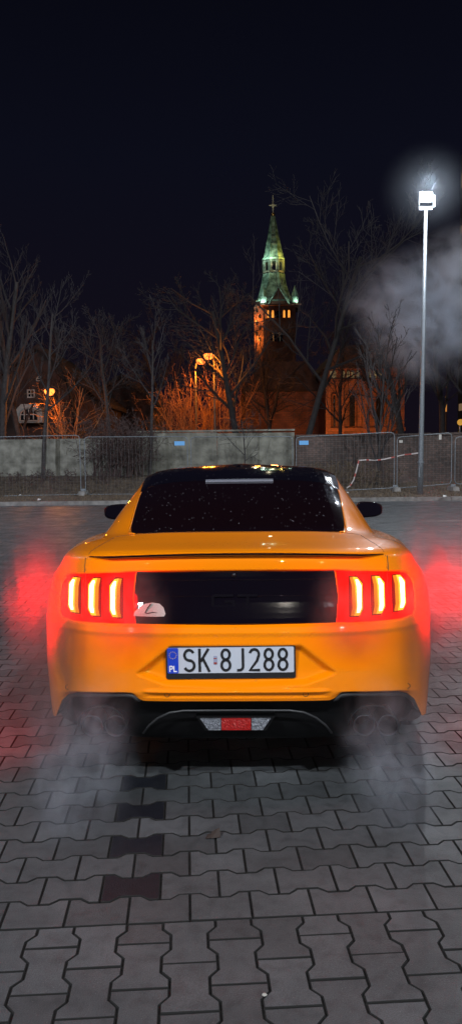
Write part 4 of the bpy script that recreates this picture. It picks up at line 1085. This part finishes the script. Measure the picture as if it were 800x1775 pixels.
ribbon(m, arc(xs0, hm + q, .019, q, 25, 265, 14) + arc(xs0, hm - q, .0205, q, 85, -155, 14)[0:], S_, y0, y1); done()
k0 = L0 + .133; ribbon(m, [(k0, h0 - .005), (k0, h1 + .005)], S_, y0, y1); ribbon(m, [(k0 + .037, h1 + .005), (k0 + .004, hm - .006)], S_, y0, y1); ribbon(m, [(k0 + .014, hm + .006), (k0 + .040, h0 - .005)], S_, y0, y1); done()
eight(L0 + .2405, .0175)
j0 = L0 + .311; ribbon(m, [(j0, h1 + .005), (j0, h0 + .018)] + arc(j0 - .0155, h0 + .0155, .0155, .0155, 0, -90, 7)[1:] + [(j0 - .025, h0)], S_, y0, y1); done()
t0 = L0 + .358; ribbon(m, arc(t0, h1 - .0205, .0185, .0205, 165, -20, 12) + [(t0 + .010, hm - .005), (t0 - .0185, h0), (t0 + .0225, h0)], S_, y0, y1); done()
eight(L0 + .417, .0175); eight(L0 + .4745, .0175)
m = MB(); m.prism_y(rrect(L0 + .190, L0 + .205, .612, .648, .002), -.0088, -.0076); ss_ = m.build('plate_seal', mat('seal', (.28, .3, .42), .4), pr, fix=True)
m = MB(); m.prism_y(rrect(L0 + .1915, L0 + .2035, .614, .622, .001), -.0098, -.0089); m.prism_y(rrect(L0 + .1915, L0 + .2035, .636, .640, .001), -.0098, -.0089); m.build('seal_mark', M['tape_r'], ss_)
# parking sensors
for x, z in ((-.285, .489), (.285, .489), (-.722, .487), (.722, .487)):
    p, n = hit(x, z, 'rear'); m = MB(); m.tube([p + n * .0006 + Vector((math.cos(R(t)) * .0105, 0, math.sin(R(t)) * .0105)) for t in range(0, 360, 20)], .0012, 4, closed=True); m.build('parking_sensor', M['seam'], car)
# ---- lower valance, diffuser
lowr = rows[0]
def off_row(du, dz, kx, zabs=None, blend=1.0):
    r_ = lowr.copy(); r_[:, 0] *= kx; r_[:, 1] += du * np.where(r_[:, 1] < 2.4, 1, -1); r_[:, 2] = (r_[:, 2] + dz) if zabs is None else zabs; return r_
dg = np.array([off_row(.004, .002, .999), off_row(.03, .004, .985), off_row(.075, 0, .965, None), off_row(.10, 0, .95, np.minimum(lowr[:, 2] - .03, .33)), off_row(.17, 0, .93, .235), off_row(.45, 0, .80, .20)])
dgd = pch(np.arange(6), dg, np.linspace(0, 5, 36))
grid_mesh('diffuser', dgd, M['plastic'], car, lambda c: (np.abs(c[:, 0]) <= .78) | ((np.hypot(c[:, 1] - AX_R, c[:, 2] - WR) > .375) & (np.hypot(c[:, 1] - AX_F, c[:, 2] - WR) > .375)))
m = MB(); m.box((-.70, .75, .19), (.70, 4.3, .32)); m.build('underbody', M['under'], car)
# trims: ledge under the orange edge and the central hoop
for s in (-1, 1):
    X = np.linspace(.40, .79, 30); pts = []
    for x in X:
        z_ = float(np.interp(x, *zip(*bottom_keys))); u_ = .015 + .45 * (1 - math.sqrt(max(0, 1 - (x / (.982 * .88)) ** 4)))
        pts.append((s * x, u_ + .012, z_ - .012))
    m = MB(); m.tube(pts, [.004] + [.011] * 28 + [.004], 6); m.build('diffuser_trim', M['satin'], car, smooth=True)
m = MB(); hp = [(-.40, .10, .29), (-.37, .075, .335), (-.33, .06, .372), (-.28, .05, .398), (-.22, .045, .408), (0, .042, .410), (.22, .045, .408), (.28, .05, .398), (.33, .06, .372), (.37, .075, .335), (.40, .10, .29)]
m.tube(hp, .005, 6); m.build('diffuser_hoop', M['satin'], car, smooth=True)
for x in ():
    m = MB(); m.add([(x - .006, .07, .34), (x + .006, .07, .34), (x + .006, .30, .34), (x - .006, .30, .34), (x - .005, .12, .21), (x + .005, .12, .21), (x + .005, .32, .21), (x - .005, .32, .21)], [(3, 2, 1, 0), (4, 5, 6, 7), (0, 1, 5, 4), (1, 2, 6, 5), (2, 3, 7, 6), (3, 0, 4, 7)]); m.build('diffuser_fin', M['plastic'], car)
m = MB(); m.prism_y([(-.17, .383), (.16, .383), (.122, .322), (-.132, .322)], .045, .16); rl = m.build('reverse_light', M['plastic'], car, fix=True)
for nm, P_, mt in (('clear_lens', [(-.152, .376), (-.066, .376), (-.066, .327), (-.118, .327)], 'clear'), ('clear_lens', [(.062, .376), (.142, .376), (.108, .327), (.062, .327)], 'clear'), ('red_lens', [(-.063, .376), (.059, .376), (.059, .327), (-.063, .327)], 'redrefl')):
    m = MB(); m.prism_y(P_, .036, .05); m.build(nm, M[mt], rl, fix=True)
for x in (-.607, -.507, .530, .630):
    m = MB(); m.lathe([(.030, .30), (.040, .28), (.044, .06), (.047, .05), (.046, .044), (.040, .046), (.038, .07), (.036, .28)], (x, 0, .342), 'Y', 24); tp_ = m.build('exhaust_tip', M['chrome'], car, smooth=True)
    m = MB(); m.lathe([(.0, .2), (.038, .2)], (x, 0, .342), 'Y', 20); m.build('exhaust_bore', M['under'], tp_)
m = MB()
for s in (-1, 1): m.tube([(s * (.57 + .10 * math.cos(R(t))), .07, .335 + .085 * math.sin(R(t))) for t in range(0, 181, 12)], .006, 5)
m.build('exhaust_surround', M['plastic'], car, smooth=True)
# ---- wheels
for s in (-1, 1):
    for ax0, wd, fx in ((AX_R, .275, .962), (AX_F, .255, .94)):
        wr_ = empty('wheel', (s * (fx - wd / 2), ax0, WR)); wr_.parent = car
        h2_ = wd / 2; m = MB(); m.lathe([(.245, -h2_ + .01), (.30, -h2_), (.33, -h2_ + .012), (.345, -h2_ + .045), (.345, h2_ - .045), (.33, h2_ - .012), (.30, h2_), (.245, h2_ - .01), (.245, -h2_ + .01)], (0, 0, 0), 'X', 48); m.build('tyre', M['rubber'], wr_, smooth=True)
        m = MB(); m.lathe([(.245, -h2_ + .02), (.235, -.05), (.235, .05), (.245, h2_ - .02)], (0, 0, 0), 'X', 40)
        for k in range(10):
            a_ = R(36 * k); c_, s2 = math.cos(a_), math.sin(a_); px_ = s * (h2_ - .03)
            m.tube([(px_, .04 * c_, .04 * s2), (px_ + s * .004, .238 * c_, .238 * s2)], [.02, .013], 5)
        m.lathe([(.001, s * (h2_ - .01)), (.05, s * (h2_ - .015)), (.055, s * (h2_ - .05))], (0, 0, 0), 'X', 16); m.build('rim', M['rim'], wr_)
# ---- mirrors
for s in (-1, 1):
    cx, cy, cz = s * .945, 2.72, 1.025; root = empty('door_mirror', (cx, cy, cz)); root.parent = car
    m = MB(); prof_ = [(-.11, .0), (-.105, .6), (-.08, .85), (-.03, .98), (.03, 1.0), (.07, .85), (.095, .5), (.10, .0)]
    ringn = 24; vs = []
    for (yy2, sc2) in [(-.055, .90), (-.06, .96), (-.05, 1.0), (.0, .98), (.05, .80), (.09, .45), (.105, .05)]:
        for k in range(ringn):
            a_ = 2 * math.pi * k / ringn; ca, sa = math.cos(a_), math.sin(a_)
            ex = abs(ca) ** .62 * (1 if ca > 0 else -1); ez = abs(sa) ** .62 * (1 if sa > 0 else -1)
            vs.append((s * ex * .096 * sc2 , yy2, ez * .058 * sc2 * (1 - .12 * (ex)) + .004))
    m.add(vs, [(i * ringn + k, i * ringn + (k + 1) % ringn, (i + 1) * ringn + (k + 1) % ringn, (i + 1) * ringn + k) for i in range(6) for k in range(ringn)]); m.build('mirror_housing', M['gloss'], root, smooth=True)
    m = MB(); m.add([(v[0] * .985, -.0565, v[2] * .985) for v in vs[:ringn]], [tuple(range(ringn))]); gm_ = m.build('mirror_glass', M['mirror'], root); gm_.rotation_euler = (R(-5), 0, 0)
    m = MB(); m.tube([(-s * .06, .02, -.03), (-s * .14, .04, -.055), (-s * .21, .05, -.06)], [.03, .022, .03], 8); m.build('mirror_arm', M['gloss'], root, smooth=True)
# front lamps and grille for other viewpoints
for s in (-1, 1):
    m = MB(); m.add([(s * .50, 4.60, .60), (s * .80, 4.42, .64), (s * .82, 4.36, .70), (s * .50, 4.57, .68), (s * .50, 4.715, .60), (s * .80, 4.52, .64), (s * .81, 4.46, .70), (s * .50, 4.68, .68)], [(4, 5, 6, 7), (0, 1, 5, 4), (1, 2, 6, 5), (2, 3, 7, 6), (3, 0, 4, 7)]); m.build('headlight', M['clear'], car, fix=True)
m = MB(); m.add([(-.46, 4.6, .42), (.46, 4.6, .42), (.42, 4.6, .62), (-.42, 4.6, .62), (-.46, 4.775, .42), (.46, 4.775, .42), (.42, 4.74, .62), (-.42, 4.74, .62)], [(4, 5, 6, 7), (0, 1, 5, 4), (1, 2, 6, 5), (2, 3, 7, 6), (3, 0, 4, 7)]); m.build('grille', M['plastic'], car, fix=True)

# ------------------------------------------------------------------ leaf and pebble on the paving
def ground_bit(name, lab, cat, px, py, s, m, bits):
    p = ground(px, py); mb = MB()
    for (x0, y0, x1, y1, hh) in bits: mb.add([(x0 * s, y0 * s, .002), (x1 * s, y0 * s * .6, .004), (x1 * s * .9, y1 * s, hh), (x0 * s * .7, y1 * s * .8, hh * .5)], [(0, 1, 2, 3)])
    o = mb.build(name, m); o.location = (p.x, p.y, .002); tag(o, lab, cat)
ground_bit('dead_leaf', 'curled brown dead leaf on the paving below the number plate', 'leaf', 368, 1452, .028, M['leaf'], [(-1, -.6, .3, .5, .012), (-.2, -.5, 1.1, .7, .03), (.1, -.1, 1.0, 1.0, .022)])
pb = MB(); pb.lathe([(.001, 0), (.007, .001), (.008, .003), (.005, .006), (.001, .007)], (0, 0, 0), 'Z', 7, sy=.7); o = pb.build('pebble', M['whiteframe'], smooth=False); p = ground(458, 1727); o.location = (p.x, p.y, .002); tag(o, 'small white pebble on the paving near the bottom of the photo', 'pebble')

# ------------------------------------------------------------------ smoke
def smoke_mat(name, dens, nscale, seed, color=(.9, .92, 1), aniso=.2, lo=.42, hi=.68, det=4, pw=1.3, dist=.6):
    m = bpy.data.materials.new(name); m.use_nodes = True; nt = m.node_tree; nt.nodes.clear()
    out = nt.nodes.new('ShaderNodeOutputMaterial'); v = nt.nodes.new('ShaderNodeVolumePrincipled'); nt.links.new(v.outputs[0], out.inputs['Volume'])
    v.inputs['Color'].default_value = (*color, 1); v.inputs['Anisotropy'].default_value = aniso
    tc = nt.nodes.new('ShaderNodeTexCoord'); ln = nt.nodes.new('ShaderNodeVectorMath'); ln.operation = 'LENGTH'; nt.links.new(tc.outputs['Object'], ln.inputs[0])
    f = nt.nodes.new('ShaderNodeMapRange'); f.interpolation_type = 'SMOOTHSTEP'; f.inputs['From Min'].default_value = 1.0; f.inputs['From Max'].default_value = .15; f.inputs['To Min'].default_value = 0; f.inputs['To Max'].default_value = 1
    nt.links.new(ln.outputs['Value'], f.inputs['Value'])
    mp = nt.nodes.new('ShaderNodeMapping'); mp.inputs['Location'].default_value = (seed * 3.1, seed * 1.7, seed); nt.links.new(tc.outputs['Object'], mp.inputs['Vector'])
    n = nt.nodes.new('ShaderNodeTexNoise'); n.inputs['Scale'].default_value = nscale; n.inputs['Detail'].default_value = det; n.inputs['Distortion'].default_value = dist; nt.links.new(mp.outputs[0], n.inputs['Vector'])
    nr = nt.nodes.new('ShaderNodeMapRange'); nr.inputs['From Min'].default_value = lo; nr.inputs['From Max'].default_value = hi; nr.inputs['To Min'].default_value = 0; nr.inputs['To Max'].default_value = 1
    nt.links.new(n.outputs['Fac'], nr.inputs['Value'])
    a = nt.nodes.new('ShaderNodeMath'); a.operation = 'MULTIPLY'; nt.links.new(f.outputs[0], a.inputs[0]); nt.links.new(nr.outputs[0], a.inputs[1])
    b = nt.nodes.new('ShaderNodeMath'); b.operation = 'MULTIPLY'; b.inputs[1].default_value = dens; nt.links.new(a.outputs[0], b.inputs[0])
    nt.links.new(b.outputs[0], v.inputs['Density']); return m
def puff(lab, c, r, dens, nscale=1.6, seed=0, name='exhaust_smoke', rot=(0, 0, 0), **kw):
    bm = bmesh.new(); bmesh.ops.create_icosphere(bm, subdivisions=3, radius=1.0); me = bpy.data.meshes.new(name); bm.to_mesh(me); bm.free()
    me.materials.append(smoke_mat(name, dens, nscale, seed, **kw)); o = bpy.data.objects.new(name, me); col.objects.link(o)
    o.location = c; o.scale = r; o.rotation_euler = rot; tag(o, lab, 'smoke', kind='stuff'); return o
DARK_SMOKE = (.24, .24, .25)  # smoke colour darkened so the red lamp light outweighs the white
puff('red-lit exhaust smoke drifting up beside the left tail light', (-.77, 3.20, .76), (.22, .32, .72), 6.5, 2.1, 1, color=DARK_SMOKE, lo=.36, hi=.66, dist=1.3)
puff('pale exhaust smoke curling down below the left tailpipes', (-.60, 2.92, .30), (.26, .28, .44), 3.0, 2.4, 2, color=(.8, .88, 1), lo=.40, hi=.66, dist=1.4, det=6, rot=(0, R(12), 0))
puff('thin red-lit smoke in front of the inner left tail light', (-.43, 3.0, .86), (.22, .14, .24), 7.0, 2.2, 3, color=DARK_SMOKE, lo=.34, hi=.62)
puff('red-lit exhaust smoke drifting up beside the right tail light', (.86, 3.22, .82), (.25, .32, .70), 6.5, 2.1, 4, color=DARK_SMOKE, lo=.36, hi=.66, dist=1.3)
puff('pale exhaust smoke curling down below the right tailpipes', (.62, 2.92, .28), (.25, .28, .40), 3.0, 2.4, 5, color=(.8, .88, 1), lo=.40, hi=.66, dist=1.4, det=6, rot=(0, R(-10), 0))
puff('thin red-lit smoke in front of the inner right tail light', (.47, 3.02, .85), (.20, .14, .24), 7.0, 2.2, 6, color=DARK_SMOKE, lo=.34, hi=.62)
puff('thin red glow of smoke over the left tail light', (-.62, 2.99, .77), (.32, .15, .32), 2.2, 1.8, 11, color=DARK_SMOKE, lo=.36)
puff('thin red glow of smoke over the right tail light', (.66, 2.99, .79), (.32, .15, .32), 2.2, 1.8, 12, color=DARK_SMOKE, lo=.36)
puff('faint mist added around the floodlight head for its bright halo', hw + Vector((0, .7, .1)), (1.5, 1.1, 1.4), .012, .6, 14, name='halo_mist', lo=.0, hi=.5, color=(.8, .88, 1), pw=1)  # mist volume added to give the lamp head its halo
c1 = at(728, 548, 28)
puff('grey smoke cloud drifting behind the floodlight post', c1, (3.2, 1.6, 2.6), 1.5, 2.4, 8, name='chimney_smoke', rot=(0, R(35), 0), lo=.42, hi=.62, det=7, dist=1.2, color=(.78, .87, 1))
c1 = at(808, 480, 28)
puff('lighter smoke cloud at the right edge below the floodlight', c1, (2.6, 1.6, 2.1), 1.5, 2.4, 9, name='chimney_smoke', lo=.42, hi=.66, det=7)

for s in (-1, 1):
    add_light('POINT', 'tail_lamp_light', (.015 + s * .50, 3.09 - .03, .885), 2.6, (1, .0, 0), size=.04)
    add_light('SPOT', 'tail_lamp_light', (.02 + s * .845, 3.09 + .12, .87), 270, (1, .0, 0), target=(.03 + s * 1.2, 3.09 + .6, .90), size=.1, spot=162, blend=.9)
# ------------------------------------------------------------------ parking-lot floodlights outside the picture
for loc, tgt, p, c in (((5.0, -7.5, 10), (0, 6, 0), 1350, COOL), ((-6, -7, 10), (0, 6, 0), 1450, (.9, .95, 1)),
                       ((-12.5, 12, 9.2), (-2, 24, 0), 1700, (.80, .86, 1)), ((13, 11, 9.2), (3, 24, 0), 1300, COOL), ((-14, -32, 9), (0, 0, 0), 800, COOL), ((11, -38, 9), (0, 0, 0), 900, COOL), ((1.5, -26, 8), (0, 0, 0), 350, (1, .92, .8))):
    add_light('AREA', 'lot_floodlight', loc, p, c, tgt, .35)

# ------------------------------------------------------------------ render settings
scene.view_settings.view_transform = 'Standard'; scene.view_settings.look = 'None'; scene.view_settings.gamma = 1; scene.view_settings.exposure = 0
try: scene.view_settings.use_curve_mapping = False
except Exception: pass
scene.cycles.use_denoising = True
scene.cycles.use_light_tree = True
scene.cycles.max_bounces = 6; scene.cycles.volume_bounces = 1; scene.cycles.transparent_max_bounces = 8
scene.cycles.sample_clamp_indirect = 4
scene.cycles.volume_step_rate = 1.5; scene.cycles.volume_max_steps = 128
